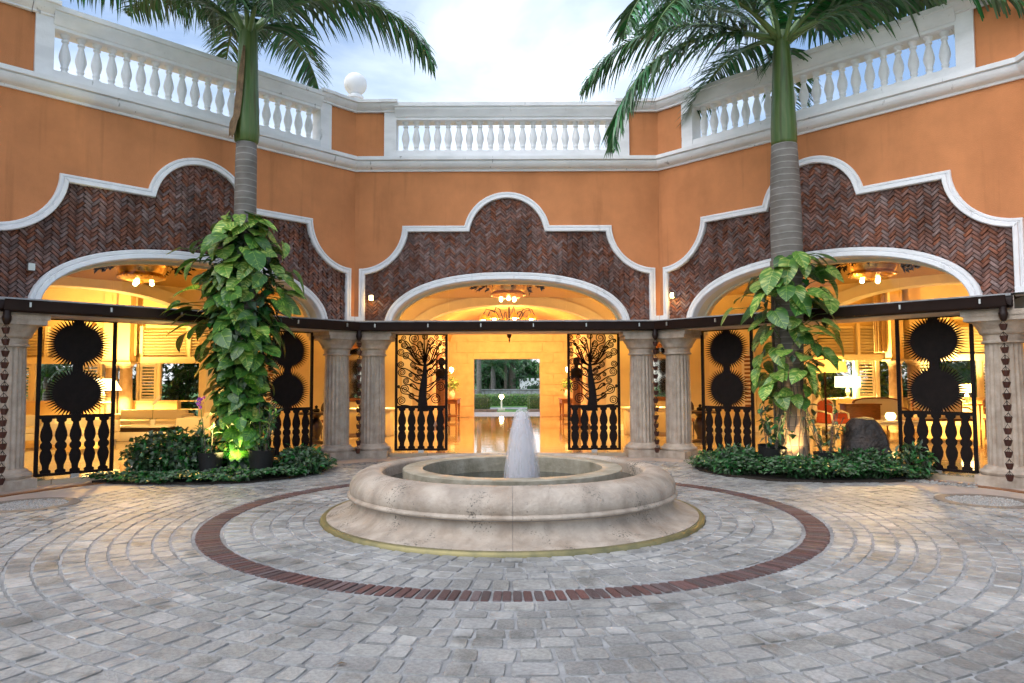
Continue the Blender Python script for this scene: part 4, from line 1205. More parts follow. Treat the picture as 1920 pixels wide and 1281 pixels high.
# pebbles beside the right bed and brown edging strips
g = MB(); rr = random.Random(8)
for i in range(420):
    t = rr.random(); p = bay_pt(1, 0.6 + 2.0*t, -0.62 + rr.uniform(-0.14, 0.14), GZ)
    s = rr.uniform(0.02, 0.042); px, py, z = p.x, p.y, GZ + 0.004
    a = rr.uniform(0, PI); ca, sa = math.cos(a)*s, math.sin(a)*s
    g.add([(px-ca, py-sa, z), (px+sa*.6, py-ca*.6, z), (px+ca, py+sa, z), (px-sa*.6, py+ca*.6, z), (px-ca*.5, py-sa*.5, z+s*.6), (px+ca*.5, py+sa*.5, z+s*.6)], [(0,1,5,4),(1,2,5),(2,3,4,5),(3,0,4)])
stuff(g.build('pebbles', 'pebble'), 'strip of pale pebbles beside the far right column', 'pebbles')
for sx, lab in ((-1, 'brown edging strip set in the paving by the far left column'), (1, 'brown edging strip set in the paving by the far right column')):
    pts = [Vector((sx*6.45, 11.35, GZ+0.012)), Vector((sx*6.75, 10.9, GZ+0.012)), Vector((sx*7.05, 10.3, GZ+0.012)), Vector((sx*7.25, 9.7, GZ+0.012)), Vector((sx*7.35, 9.0, GZ+0.012))]
    vs = []; fs = []
    for i, p in enumerate(pts):
        t = (pts[min(i+1, 4)]-pts[max(i-1, 0)]).normalized(); n = Vector((-t.y, t.x, 0))*0.07
        vs += [p+n, p-n, p+n-Vector((0, 0, .03)), p-n-Vector((0, 0, .03))]
    for i in range(4): a = 4*i; fs += [(a, a+1, a+5, a+4), (a, a+4, a+6, a+2), (a+1, a+3, a+7, a+5)]
    m_ = MB(); m_.add(vs, fs); tag(m_.build('edging_strip', 'wood'), lab, 'edging', 'brown edging strips')

# ---- royal palms
def frond_meshes(L, e0, droop, seed, density=104, curl=0.0):
    rg = random.Random(seed)
    # rachis in the local x-z plane, growing along +x
    pts = [Vector((0, 0, 0))]; N = 30; el = e0
    for i in range(N):
        t = (i+0.5)/N
        e = e0 - droop*t**1.25
        pts.append(pts[-1] + Vector((math.cos(e)*math.cos(curl*t), math.cos(e)*math.sin(curl*t), math.sin(e)))*(L/N))
    st = MB(); st.tube(pts, [0.042*(1-i/N)**0.8 + 0.005 for i in range(N+1)], 6)
    lf = MB()
    for i in range(density):
        t = 0.13 + 0.87*i/(density-1)
        fi = t*N; k = min(N-1, int(fi)); p = pts[k].lerp(pts[k+1], fi-k)
        tan = (pts[k+1]-pts[k]).normalized()
        sd = tan.cross(Vector((0, 0, 1)))
        if sd.length < 0.05: sd = Vector((0, 1, 0))
        sd.normalize(); upv = sd.cross(tan)
        ll = 0.86*L/3.4*(math.sin(PI*min(1, 0.18 + 0.80*t))**0.55)*(0.42 if t > 0.97 else 1)
        for s in (-1, 1):
            l = ll*rg.uniform(0.85, 1.1)
            d = (sd*s*rg.uniform(0.75, 1.0) + tan*rg.uniform(0.42, 0.75) + upv*rg.uniform(-0.28, 0.32) - Vector((0, 0, 1))*rg.uniform(0.1, 0.35)).normalized()
            w = rg.uniform(0.034, 0.05)
            q = p.copy(); dd = d.copy(); row = []
            S = 4
            for j in range(S+1):
                u = j/S
                ww = w*(1-u)**0.7*(0.6+0.8*min(1, u*4)) if j < S else 0.0
                wd = dd.cross(Vector((0, 0, 1)))
                wd = (wd.normalized() if wd.length > 0.05 else tan)
                tw = (wd*0.8 + tan*0.5).normalized()
                row.append((q - tw*ww/2, q + tw*ww/2))
                q = q + dd*(l/S)
                dd = (dd + Vector((0, 0, -1))*rg.uniform(0.16, 0.34)).normalized()
            vs = [x for a_ in row for x in a_]
            lf.add(vs, [(2*j, 2*j+1, 2*j+3, 2*j+2) for j in range(S)])
    return st.mesh('stalk', 'frond_stalk', 'all'), lf.mesh('frond', 'frond')
def palm(label, base, trunk, shaft, tanbase, fronds, seed):
    t = thing('palm_tree', label, 'palm tree', (base[0], base[1], GZ), 0, 'tall courtyard palms')
    MB().lathe([(r, z) for r, z in trunk], 72).build('trunk', 'palm_trunk', t, smooth='all')
    if tanbase: MB().lathe(tanbase, 72).build('trunk_base', 'trunk_tan', t, smooth='all')
    cs = MB(); cs.lathe(shaft, 28); cs.build('crownshaft', 'crownshaft', t, smooth='all')
    top = shaft[-1][1]
    for i, (az, e0, L, dr, cu) in enumerate(fronds):
        s_me, l_me = frond_meshes(L, R(e0), R(dr), seed+i, curl=R(cu))
        a = R(az)
        o = obj('frond', l_me, t, (0.10*math.cos(a), 0.10*math.sin(a), top-0.12-0.05*(i % 3)), a)
        obj('stalk', s_me, o)
    return t
# azimuth: 0 = right in the photo, 90 = away, 180 = left, 270 = towards the camera
lp = palm('tall palm on the left with a peeling crownshaft, its trunk wrapped in the taller vine', (-4.65, 12.3),
          [(0.25, 0), (0.21, 0.5), (0.19, 2.0), (0.19, 3.6), (0.185, 4.8), (0.18, 5.5), (0.172, 5.76)],
          [(0.172, 5.76), (0.20, 5.80), (0.215, 5.95), (0.205, 6.3), (0.18, 6.9), (0.165, 7.4), (0.155, 7.75), (0.12, 7.95)], None,
          [(8, 44, 3.9, 118, 8), (286, 30, 2.8, 112, 0), (300, 30, 2.6, 112, 0), (200, 52, 3.9, 74, 0), (172, 44, 3.9, 62, 0), (160, 52, 3.4, 74, -6), (120, 50, 3.2, 100, 0), (80, 45, 3.2, 100, 0), (240, 60, 3.0, 90, 0), (35, 62, 3.2, 95, 0), (185, 68, 3.0, 80, 0), (310, 72, 2.8, 75, 0), (90, 75, 2.8, 60, 0)], 100)
# hanging dead leaf sheath on the left palm
sh = MB(); vs = []; fs = []
for i in range(13):
    t = i/12; z = 7.42 - 1.62*t
    w = 0.015 + 0.075*math.sin(PI*min(1, t*0.62+0.05)) if t < 0.93 else 0.05
    r = 0.185 + 0.055*t + (0.05 if t > 0.75 else 0)
    for j in range(5):
        a = R(272 - 40*t) + (j-2)/2*w/0.2*0.8
        rr_ = r + 0.015*(j in (0, 4)) + (0.02 if j in (1, 3) else 0)
        vs.append((rr_*math.cos(a), rr_*math.sin(a), z + 0.03*math.sin(j)))
for i in range(12):
    for j in range(4): fs.append((i*5+j, i*5+j+1, i*5+j+6, i*5+j+5))
sh.add(vs, fs); o = sh.build('dry_sheath', 'dry_leaf', lp, smooth='all'); o['label'] = 'dry brown leaf sheath peeling off the crownshaft'
rp_ = palm('tall palm on the right with a smooth green crownshaft, rising behind the boulder bed', (4.75, 12.2),
          [(0.22, 1.5), (0.235, 2.6), (0.258, 3.6), (0.262, 4.3), (0.245, 5.0), (0.225, 5.45), (0.215, 5.66)],
          [(0.205, 5.64), (0.215, 5.72), (0.215, 6.0), (0.19, 6.5), (0.165, 7.0), (0.15, 7.3), (0.13, 7.5), (0.09, 7.7)],
          [(0.30, 0), (0.27, 0.25), (0.245, 0.8), (0.225, 1.4), (0.222, 1.75)],
          [(186, 8, 4.1, 98, 0), (204, 40, 4.1, 118, 8), (172, 30, 3.9, 92, 0), (215, 22, 3.7, 84, 6), (345, 30, 4.0, 60, 0), (5, 40, 4.1, 70, 0), (328, 20, 3.6, 60, 0), (318, 46, 3.2, 96, 0), (65, 22, 3.3, 70, 0), (110, 24, 3.2, 84, 0), (230, 62, 3.0, 80, 0), (285, 66, 2.8, 70, 0), (30, 52, 3.3, 70, 0), (140, 56, 3.3, 80, 0), (90, 70, 2.8, 60, 0)], 200)

# ---- climbing pothos with big variegated leaves
def pothos_mesh(name, mt, L, W, fold, droop):
    # heart-shaped blade, x along the midrib, y across
    out = [(0.0, 0.0), (-0.10, 0.16), (-0.06, 0.34), (0.10, 0.47), (0.30, 0.50), (0.52, 0.44), (0.72, 0.32), (0.88, 0.16), (1.0, 0.0)]
    mid = [(0.0, 0.0), (0.02, 0), (0.06, 0), (0.16, 0), (0.32, 0), (0.52, 0), (0.72, 0), (0.88, 0), (1.0, 0)]
    def zz(x, y): return -droop*x*x - 0.0 + fold*abs(y) - 0.25*y*y + 0.018*math.sin(x*24)*abs(y)*2
    vs = []; fs = []
    for s in (1, -1):
        o = len(vs)
        for (mx, _), (ox, oy) in zip(mid, out):
            for q in (0.0, 0.5, 1.0):
                x = mx + (ox-mx)*q; y = oy*q*s
                vs.append((x*L, y*W, zz(x, y)*L))
        for i in range(8):
            for j in range(2):
                a = o + i*3 + j
                f = (a, a+1, a+4, a+3)
                fs.append(f if s < 0 else f[::-1])
    m_ = MB(); m_.add(vs, fs); return m_.mesh(name, mt, 'all')
PD = [pothos_mesh('leaf', 'pothos_dark', 1, 0.82, 0.16, 0.22), pothos_mesh('leaf', 'pothos_dark', 1, 0.74, 0.28, 0.38), pothos_mesh('leaf', 'pothos_dark', 1, 0.88, 0.08, 0.12)]
PLt = [pothos_mesh('leaf', 'pothos_light', 1, 0.78, 0.2, 0.3), pothos_mesh('leaf', 'pothos_light', 1, 0.84, 0.12, 0.16), pothos_mesh('leaf', 'pothos_light', 1, 0.7, 0.3, 0.4)]
def vine(label, base, zs, n, width, size, light, seed, trunk_r, fillers):
    rg = random.Random(seed)
    t = thing('climbing_vine', label, 'vine', (base[0], base[1], GZ), 0, 'climbing vines on the palms')
    for k in range(5):
        a0 = rg.uniform(0, 2*PI)
        pts = [(math.cos(a0+0.5*math.sin(z*1.7+k))*(trunk_r+0.03), math.sin(a0+0.5*math.sin(z*1.7+k))*(trunk_r+0.03), z) for z in [zs[0]*0 + 0.02 + i*(zs[1]-0.1)/14 for i in range(15)]]
        MB().tube(pts, 0.018, 6).build('stem', 'bark', t, smooth='all')
    pet = MB()
    for i in range(n):
        u = (i + rg.random())/n
        z = zs[0] + (zs[1]-zs[0])*u
        w = width(u)
        # most leaves face the court
        a = rg.gauss(R(270), R(62)) if rg.random() < 0.86 else rg.uniform(0, 2*PI)
        w *= 0.85 + 0.45*mnoise.noise(Vector((math.cos(a)*1.5, z*1.6, seed)))
        r = trunk_r + (w-trunk_r)*(rg.uniform(0.4, 1.0) if rg.random() < 0.8 else rg.uniform(1.0, 1.38))
        p = Vector((r*math.cos(a), r*math.sin(a), z))
        out = Vector((math.cos(a), math.sin(a), 0))
        sidev = Vector((-math.sin(a), math.cos(a), 0))*rg.uniform(-0.9, 0.9)
        dn = rg.uniform(0.0, 1.1)
        d = (out*0.75 + sidev - Vector((0, 0, dn))).normalized()
        nrm = (out*rg.uniform(0.45, 0.9) + Vector((0, 0, rg.uniform(0.45, 0.95))) + sidev*rg.uniform(-0.5, 0.5))
        y = nrm.cross(d).normalized(); nn = d.cross(y).normalized()
        sz = size(u)*rg.uniform(0.72, 1.18)
        me = rg.choice(PLt if rg.random() < light(u) else PD)
        o = obj('leaf', me, t)
        M = Matrix((d, y, nn)).transposed().to_4x4()
        o.matrix_local = Matrix.Translation(p) @ M @ Matrix.Scale(sz, 4)
        q0 = Vector((trunk_r*math.cos(a), trunk_r*math.sin(a), z - rg.uniform(0.0, 0.2)))
        pet.tube([q0, (q0+p)/2 + Vector((0, 0, 0.06)), p], 0.007, 4)
    stuff(pet.build('petioles', 'crownshaft', t))
    fill = MB()
    for i in range(fillers):
        u = rg.random(); z = zs[0]*0.5 + (zs[1]-zs[0]*0.5-0.15)*u
        a = rg.uniform(0, 2*PI); r = trunk_r + (width(u)-trunk_r)*rg.uniform(0.05, 0.62)
        out = Vector((math.cos(a), math.sin(a), 0))
        leaf_at(fill, out*r + Vector((0, 0, z)), out*0.6 + rdir(rg)*0.7 - Vector((0, 0, 0.7)), out*0.6 + Vector((0, 0, 0.8)) + rdir(rg)*0.4, rg.uniform(0.12, 0.24), rg.uniform(0.09, 0.16))
    stuff(fill.build('small_leaves', 'leaf_ground', t))
    return t
vine('tall dense climbing vine with big variegated leaves wrapping the left palm trunk', (-4.65, 12.3), (0.35, 4.45), 296,
     lambda u: (0.40 + 0.2*u*2) if u < 0.3 else (0.50 + 0.34*math.sin(PI*(u-0.3)/0.75) if u < 0.9 else 0.42),
     lambda u: 0.19 + 0.18*min(1, u*1.8), lambda u: 0.10 if u < 0.12 else (0.24 if u < 0.7 else 0.65), 41, 0.19, 1500)  # paler leaf mix towards the top paints in the stronger light there
vine('shorter climbing vine with pale variegated leaves on the right palm trunk', (4.75, 12.2), (1.25, 3.72), 112,
     lambda u: 0.45 + 0.65*u if u < 0.7 else 0.9 - 0.9*(u-0.7), lambda u: 0.29 + 0.15*u, lambda u: 0.75, 47, 0.235, 90)
# aerial roots hanging on the right trunk
rt = thing('aerial_roots', 'thin brown aerial roots hanging on the bare base of the right palm trunk', 'roots', (4.75, 12.2, GZ))
rr = random.Random(5)
for i in range(16):
    a = R(rr.uniform(190, 350)); r = 0.25
    pts = [((r+0.035*(1-z/1.6))*math.cos(a+0.12*math.sin(z*5+i)), (r+0.035*(1-z/1.6))*math.sin(a+0.12*math.sin(z*5+i)), z) for z in [1.6 - j*0.15 for j in range(rr.randint(6, 11))]]
    MB().tube(pts, 0.008, 5).build('root', 'bark', rt, smooth='all')

# ---- pots, boulder, uplights
def potted(label, x, y, r, h, tilt, seed, n, L, W, mt='leaf_shrub', stems=6, sh=0.5):
    t = thing('potted_plant', label, 'potted plant', (x, y, GZ+0.03), 0, 'black pots in the planting beds')
    t.rotation_euler = (tilt, tilt*0.6, 0)
    MB().lathe([(r*0.78, 0), (r*0.9, h*0.5), (r, h*0.94), (r*1.04, h), (r*0.94, h), (r*0.9, h*0.9)], 20).build('pot', 'pot', t, smooth=40)
    rg = random.Random(seed); st = MB(); lf = MB()
    for i in range(stems):
        a = rg.uniform(0, 2*PI); s = rg.uniform(0.3, 1.0)
        p0 = Vector((0.4*r*math.cos(a), 0.4*r*math.sin(a), h*0.9)); p2 = Vector((sh*0.6*s*math.cos(a), sh*0.6*s*math.sin(a), h + sh*rg.uniform(0.6, 1.15))); p1 = (p0+p2)/2 + Vector((0, 0, 0.06))
        st.tube([p0, p1, p2], 0.007, 5)
        for k in range(n):
            q = rg.random()
            c_ = p0.lerp(p1, q*2) if q < .5 else p1.lerp(p2, q*2-1)
            d = rdir(rg) + Vector((0, 0, 0.1)); leaf_at(lf, c_, d, Vector((rg.uniform(-.4, .4), rg.uniform(-.4, .4), 1)), L*rg.uniform(.7, 1.3), W*rg.uniform(.7, 1.2))
    st.build('stem', 'bark', t); lf.build('foliage', mt, t)
    return t
potted('black pot with a leafy plant left of the left uplight', -4.98, 11.85, 0.2, 0.40, 0.0, 61, 14, 0.14, 0.05)
potted('black pot with a leafy plant right of the left uplight', -4.18, 11.95, 0.21, 0.44, 0.05, 62, 16, 0.15, 0.055, sh=0.75, stems=8)
potted('tilted black pot with a leafy plant left of the right palm trunk', 4.28, 11.95, 0.23, 0.46, 0.12, 63, 14, 0.16, 0.065, sh=0.6, stems=8)
potted('upright black pot with a thin plant between the palm trunk and the boulder', 5.2, 11.9, 0.2, 0.36, 0.0, 64, 10, 0.15, 0.06, sh=0.75, stems=7)
od = thing('purple_orchid', 'small purple orchid bloom at the left edge of the tall vine', 'orchid', (-5.05, 11.8, GZ))
MB().tube([(0, 0, 0.1), (-0.04, 0, 0.7), (-0.08, -0.03, 1.25)], 0.006, 5).build('stem', 'crownshaft', od)
mb = MB(); rg = random.Random(3)
for k in range(14):
    c_ = Vector((-0.08+rg.uniform(-.06, .06), -0.05+rg.uniform(-.05, .05), 1.25+rg.uniform(-.06, .06))); leaf_at(mb, c_, rdir(rg), Vector((0, -1, 0.2)), 0.06, 0.05)
mb.build('petals', 'orchid_purple', od)

bo = MB(); rg = random.Random(9); n = 28; m_ = 18; vs = []
prof_r = [0.36, 0.40, 0.41, 0.40, 0.385, 0.36, 0.335, 0.31, 0.285, 0.25, 0.17, 0.0]
K = len(prof_r)
for i in range(K):
    t = i/(K-1); z = 0.93*min(1.0, t*1.08)
    for k in range(n):
        a = 2*PI*k/n
        ca, sa = math.cos(a), math.sin(a)
        # faceted: blunt superellipse section, leaning left towards the top
        rr_ = prof_r[i]/max(abs(ca)**3.2 + abs(sa)**3.2, 1e-3)**(1/3.2)
        nz = 1 + 0.13*mnoise.noise(Vector((ca*1.7, sa*1.7, z*2.3))) + 0.05*mnoise.noise(Vector((ca*5, sa*5, z*7)))
        x = rr_*nz*ca*1.10 - 0.10*t; y = rr_*nz*sa*0.8
        zz_ = z - (0.22*max(0, x+0.02)*t) + 0.05*mnoise.noise(Vector((x*4, y*4, 3)))*t
        vs.append((x, y, zz_))
fs = [(i*n+k, i*n+(k+1) % n, (i+1)*n+(k+1) % n, (i+1)*n+k) for i in range(K-1) for k in range(n)]
bo.add(vs, fs)
o = bo.build('boulder', 'rock', None, smooth=28, loc=(5.9, 11.9, GZ+0.10)); o.scale = (0.9, 0.9, 0.93); tag(o, 'dark upright boulder standing in the right planting bed', 'boulder')

def uplight(label, x, y, power, color, aim):
    t = thing('garden_uplight', label, 'uplight', (x, y, GZ+0.04), 0, 'garden uplights')
    MB().lathe([(0.05, 0.02), (0.055, 0.1), (0.06, 0.14), (0.052, 0.14), (0.05, 0.11)], 14).build('housing', 'pot', t)
    MB().lathe([(0.0, 0.125), (0.049, 0.125)], 14, cap=False).build('lens', 'bulb', t)
    d = Vector(aim) - Vector((x, y, GZ+0.2))
    l = point_light('uplight_beam', (0, 0, 0.20), power, color, 0.05, t, spot=100, rot=d.to_track_quat('-Z', 'Y').to_euler())
uplight('glowing garden uplight at the foot of the tall vine', -4.62, 11.66, 260, (1.0, 0.82, 0.28), (-4.6, 12.3, 1.4))
uplight('glowing garden uplight at the foot of the right palm trunk', 4.52, 11.62, 520, (1.0, 0.68, 0.28), (4.7, 12.2, 1.6))

# one dry leaf fallen on the paving
fl = MB(); leaf_at(fl, Vector((0, 0, 0.006)), Vector((1, 0.5, 0.05)), Vector((0, 0, 1)), 0.07, 0.028)
tag(fl.build('fallen_leaf', 'dry_leaf', None, loc=(-0.98, 4.02, GZ+0.012)), 'small dry reddish leaf lying on the near paving left of centre', 'leaf')

# ================================================================ LOBBY FURNITURE AND LIGHTS
import bmesh
def soft_box(x0, x1, y0, y1, z0, z1, bev, name, mt, parent, seg=2):
    bm = bmesh.new()
    bmesh.ops.create_cube(bm, size=1)
    for v in bm.verts:
        v.co = Vector(((x0+x1)/2 + v.co.x*(x1-x0), (y0+y1)/2 + v.co.y*(y1-y0), (z0+z1)/2 + v.co.z*(z1-z0)))
    bmesh.ops.bevel(bm, geom=bm.edges[:], offset=bev, segments=seg, profile=0.6, affect='EDGES')
    me = bpy.data.meshes.new(name); bm.to_mesh(me); bm.free()
    me.materials.append(MATS[mt]); me.polygons.foreach_set('use_smooth', [True]*len(me.polygons))
    try: me.set_sharp_from_angle(angle=R(50))
    except Exception: pass
    return obj(name, me, parent)
def legs(t, xs, ys, z, r, mt='wood', taper=0.6):
    for x in xs:
        for y in ys: MB().lathe([(r*taper, 0), (r, z)], 10, (x, y, 0)).build('leg', mt, t)
def sofa(label, x, y, rz, w, d=0.85, mt='sofa', h=0.72):
    t = thing('lounge_sofa', label, 'sofa', (x, y, 0), rz)
    legs(t, (-w/2+0.08, w/2-0.08), (-d/2+0.08, d/2-0.08), 0.12, 0.025, 'steel', 1)
    soft_box(-w/2, w/2, -d/2, d/2, 0.12, 0.30, 0.03, 'base', mt, t)
    nc = max(1, round((w-0.36)/0.7)); cw = (w-0.36)/nc
    for i in range(nc): soft_box(-w/2+0.18+cw*i+0.005, -w/2+0.18+cw*(i+1)-0.005, -d/2-0.01, d/2-0.2, 0.30, 0.44, 0.04, 'seat_cushion', mt, t)
    soft_box(-w/2+0.18, w/2-0.18, d/2-0.22, d/2, 0.30, h, 0.05, 'backrest', mt, t)
    for s in (-1, 1): soft_box(min(s*w/2, s*(w/2-0.18)), max(s*w/2, s*(w/2-0.18)), -d/2, d/2, 0.30, 0.60, 0.04, 'arm', mt, t)
    return t
sofa('long cream sofa behind the coffee table in the left lounge', -10.6, 20.9, 0, 2.3)
sofa('cream armchair right of the left lounge coffee table', -8.35, 19.0, R(-80), 0.95)
sofa('cream sofa behind the balusters of the far left sunburst screen', -10.2, 17.0, R(88), 1.7)
sofa('cream armchair beside the far left column', -11.95, 17.6, R(60), 1.0)
def coffee(label, x, y, w, d, h, dark):
    t = thing('coffee_table', label, 'coffee table', (x, y, 0))
    soft_box(-w/2, w/2, -d/2, d/2, h-0.05, h, 0.008, 'top', 'ceramic', t, 1)
    if dark:
        MB().box(-w/2+0.06, w/2-0.06, -d/2+0.06, d/2-0.06, h-0.16, h-0.05).build('shadow_gap', 'dark_wood', t)
        soft_box(-w/2+0.02, w/2-0.02, -d/2+0.02, d/2-0.02, 0.0, h-0.16, 0.01, 'plinth', 'ceramic', t, 1)
    else:
        legs(t, (-w/2+0.07, w/2-0.07), (-d/2+0.07, d/2-0.07), h-0.05, 0.028, 'cream_paint')
        MB().box(-w/2+0.07, w/2-0.07, -d/2+0.06, d/2-0.06, h-0.13, h-0.05).build('apron', 'cream_paint', t)
    return t
coffee('white block coffee table with a dark recess in the left lounge', -9.55, 18.9, 1.35, 0.9, 0.40, True)
t = thing('orchid_pot', 'white orchid in a white pot on the left coffee table', 'orchid', (-9.45, 18.8, 0.40))
MB().lathe([(0.06, 0), (0.085, 0.14), (0.09, 0.15), (0.075, 0.15)], 16).build('pot', 'ceramic', t, smooth=40)
MB().tube([(0, 0, 0.13), (0.01, 0, 0.4), (0.06, 0, 0.62), (0.18, 0, 0.74)], 0.006, 5).build('stem', 'crownshaft', t)
mb = MB(); rg = random.Random(2)
for i in range(7):
    c_ = Vector((0.03+0.025*i, 0, 0.56+0.03*i))
    for k in range(5): a = 2*PI*k/5; leaf_at(mb, c_, Vector((math.cos(a), -0.3, math.sin(a))), Vector((0, -1, 0)), 0.055, 0.045)
mb.build('blossom', 'orchid_white', t)
mb = MB()
for a in (0.4, 2.4, 4.2): leaf_at(mb, Vector((0, 0, 0.14)), Vector((math.cos(a), math.sin(a), 0.3)), Vector((0, 0, 1)), 0.2, 0.06)
mb.build('leaves', 'leaf_shrub', t)

def table_lamp(label, x, y, z, r, h, power, square=False, base='ceramic', mt='shade_lit', zl=None):
    t = thing('table_lamp', label, 'lamp', (x, y, z), 0, None)
    MB().lathe([(0.09, 0), (0.09, 0.03), (0.03, 0.05), (0.05, 0.12), (0.075, 0.2), (0.05, 0.29), (0.02, 0.33), (0.015, 0.4)], 18).build('base', base, t, smooth=40)
    sh = MB(); sh.lathe([(r, 0.36), (r*(0.97 if square else 0.6), 0.36+h)], 28, cap=False); sh.build('shade', mt, t, smooth='all')
    MB().lathe([(0.008, 0.36+h), (0.012, 0.36+h+0.05)], 8).build('finial', 'gold', t)
    if power: point_light('lamp_glow', (0, 0, 0.36+h*0.55), power, WARM, 0.09, t)
    return t
table_lamp('lit table lamp with a sloping shade behind the far left sunburst screen', -12.6, 22.0, 0.92-0.0, 0.52, 0.36, 1100)
# the lamp stands on a side table
t = thing('side_table', 'cream side table under the left lounge lamp', 'table', (-12.6, 22.0, 0))
MB().lathe([(0.34, 0.88), (0.35, 0.90), (0.34, 0.92)], 28).build('top', 'cream_paint', t); legs(t, (-0.2, 0.2), (-0.2, 0.2), 0.88, 0.03, 'cream_paint')
table_lamp('lit table lamp with a white square-sided shade above the red armchair', 11.25, 23.95, 0.92, 0.40, 0.36, 800, True)
table_lamp('lit low lamp behind the far right sunburst screen', 14.75, 23.2, 0.74, 0.22, 0.26, 700, True)
t = thing('sideboard', 'pale sideboard under the low lamp of the right lounge', 'sideboard', (14.75, 23.2, 0))
soft_box(-0.6, 0.6, -0.22, 0.22, 0.68, 0.74, 0.01, 'top', 'wood', t, 1); legs(t, (-0.52, 0.52), (-0.16, 0.16), 0.68, 0.03)
t = thing('floor_lamp', 'floor lamp with a wide orange shade and black pole beside the right palm', 'lamp', (7.45, 17.0, 0))
MB().lathe([(0.16, 0), (0.16, 0.02), (0.02, 0.03)], 20).build('base', 'iron', t); MB().tube([(0, 0, 0.02), (0, 0, 1.78)], 0.025, 8).build('pole', 'iron', t)
MB().lathe([(0.50, 1.70), (0.43, 2.06)], 28, cap=False).build('shade', 'shade_dim', t, smooth='all')
point_light('lamp_glow', (0, 0, 1.88), 60, WARM, 0.08, t)

def bergere(label, x, y, rz, fab, wood='cream_paint', w=0.72):
    t = thing('armchair', label, 'armchair', (x, y, 0), rz)
    legs(t, (-w/2+0.05, w/2-0.05), (-0.3, 0.3), 0.28, 0.03, wood)
    soft_box(-w/2, w/2, -0.36, 0.34, 0.26, 0.34, 0.02, 'seat_rail', wood, t, 1)
    soft_box(-w/2+0.04, w/2-0.04, -0.36, 0.28, 0.34, 0.47, 0.05, 'seat', fab, t)
    # arched back
    top = superarch(w/2-0.03, 0.82, 0.98, 14, 2.2)
    poly = [(-w/2+0.06, 0.45)] + top + [(w/2-0.06, 0.45)]
    MB().prism(poly, 0.27, 0.37).build('backrest', fab, t)
    MB().sweep(poly, [(-0.035, 0.26), (-0.035, 0.38), (0.01, 0.38), (0.01, 0.26), (-0.035, 0.26)]).build('back_frame', wood, t)
    for s in (-1, 1):
        MB().tube([(s*(w/2-0.02), 0.32, 0.68), (s*(w/2-0.01), 0.0, 0.66), (s*(w/2-0.02), -0.2, 0.60), (s*(w/2-0.03), -0.24, 0.36)], 0.026, 8).build('arm', wood, t, smooth='all')
        MB().box(min(s*(w/2-0.04), s*(w/2-0.02)), max(s*(w/2-0.04), s*(w/2-0.02)), -0.16, 0.28, 0.36, 0.62).build('side_panel', fab, t)
    return t
bergere('red upholstered armchair with pale frame in the right lounge', 8.75, 19.5, R(28), 'red_fabric')
def settee(label, x, y, rz, w):
    t = thing('settee', label, 'settee', (x, y, 0), rz)
    legs(t, (-w/2+0.06, 0, w/2-0.06), (-0.3, 0.3), 0.30, 0.032, 'wood')
    soft_box(-w/2, w/2, -0.36, 0.34, 0.28, 0.35, 0.02, 'seat_rail', 'wood', t, 1)
    soft_box(-w/2+0.05, w/2-0.05, -0.37, 0.28, 0.35, 0.46, 0.04, 'seat', 'sofa', t)
    top = superarch(w/2-0.06, 0.80, 0.96, 16, 2.8)
    poly = [(-w/2+0.08, 0.45)] + top + [(w/2-0.08, 0.45)]
    MB().prism(poly, 0.28, 0.36).build('backrest', 'sofa', t)
    MB().sweep(poly, [(-0.03, 0.27), (-0.03, 0.37), (0.01, 0.37), (0.01, 0.27), (-0.03, 0.27)]).build('back_frame', 'wood', t)
    for s in (-1, 1):
        MB().tube([(s*(w/2-0.05), 0.32, 0.68), (s*(w/2-0.02), 0.0, 0.66), (s*(w/2-0.03), -0.22, 0.58), (s*(w/2-0.05), -0.26, 0.36)], 0.026, 8).build('arm', 'wood', t, smooth='all')
    return t
settee('cream settee with wooden frame behind the bowl table, left of the far right screen', 11.05, 21.4, 0, 1.5)
settee('cream settee seen through the far right sunburst screen', 13.0, 21.6, 0, 1.6)
settee('cream settee beside the far right column', 14.9, 21.6, R(-6), 1.0)
coffee('cream coffee table with legs in the right lounge', 10.35, 19.4, 1.2, 0.6, 0.42, False)
t = thing('glass_bowl', 'round glowing glass candle bowl on the right coffee table', 'bowl', (10.25, 19.4, 0.42))
MB().lathe([(0.06, 0), (0.12, 0.05), (0.14, 0.12), (0.11, 0.19), (0.09, 0.21), (0.10, 0.19), (0.12, 0.12)], 20, cap=False).build('bowl', 'shade_lit', t, smooth='all')
t = thing('wooden_cabinet', 'small wooden cabinet behind the red armchair', 'cabinet', (10.3, 21.2, 0))
soft_box(-0.5, 0.5, -0.22, 0.22, 0.1, 0.78, 0.01, 'body', 'wood', t, 1); soft_box(-0.54, 0.54, -0.25, 0.25, 0.78, 0.82, 0.01, 'top', 'wood', t, 1); legs(t, (-0.44, 0.44), (-0.17, 0.17), 0.1, 0.03)

# curtains tied beside the lounge windows
for x, lab in ((-12.75, 'tall cream curtain hanging above the left lounge columns'), (12.3, 'tall cream curtain hanging above the right lounge columns')):
    mb = MB(); vs = []; n = 40
    for z in (4.6, 3.4, 2.42):
        for i in range(n+1):
            u = i/n; vs.append(((u-0.5)*0.5*(1 if z > 4 else 0.9), -0.28 + 0.045*math.sin(u*40) + 0.02*math.sin(u*17), z))
    mb.add(vs, [(j*(n+1)+i, j*(n+1)+i+1, (j+1)*(n+1)+i+1, (j+1)*(n+1)+i) for j in range(2) for i in range(n)])
    o = mb.build('window_curtain', 'curtain', None, smooth='all', loc=(x, 24.0, 0)); tag(o, lab, 'curtain', 'lounge curtains')
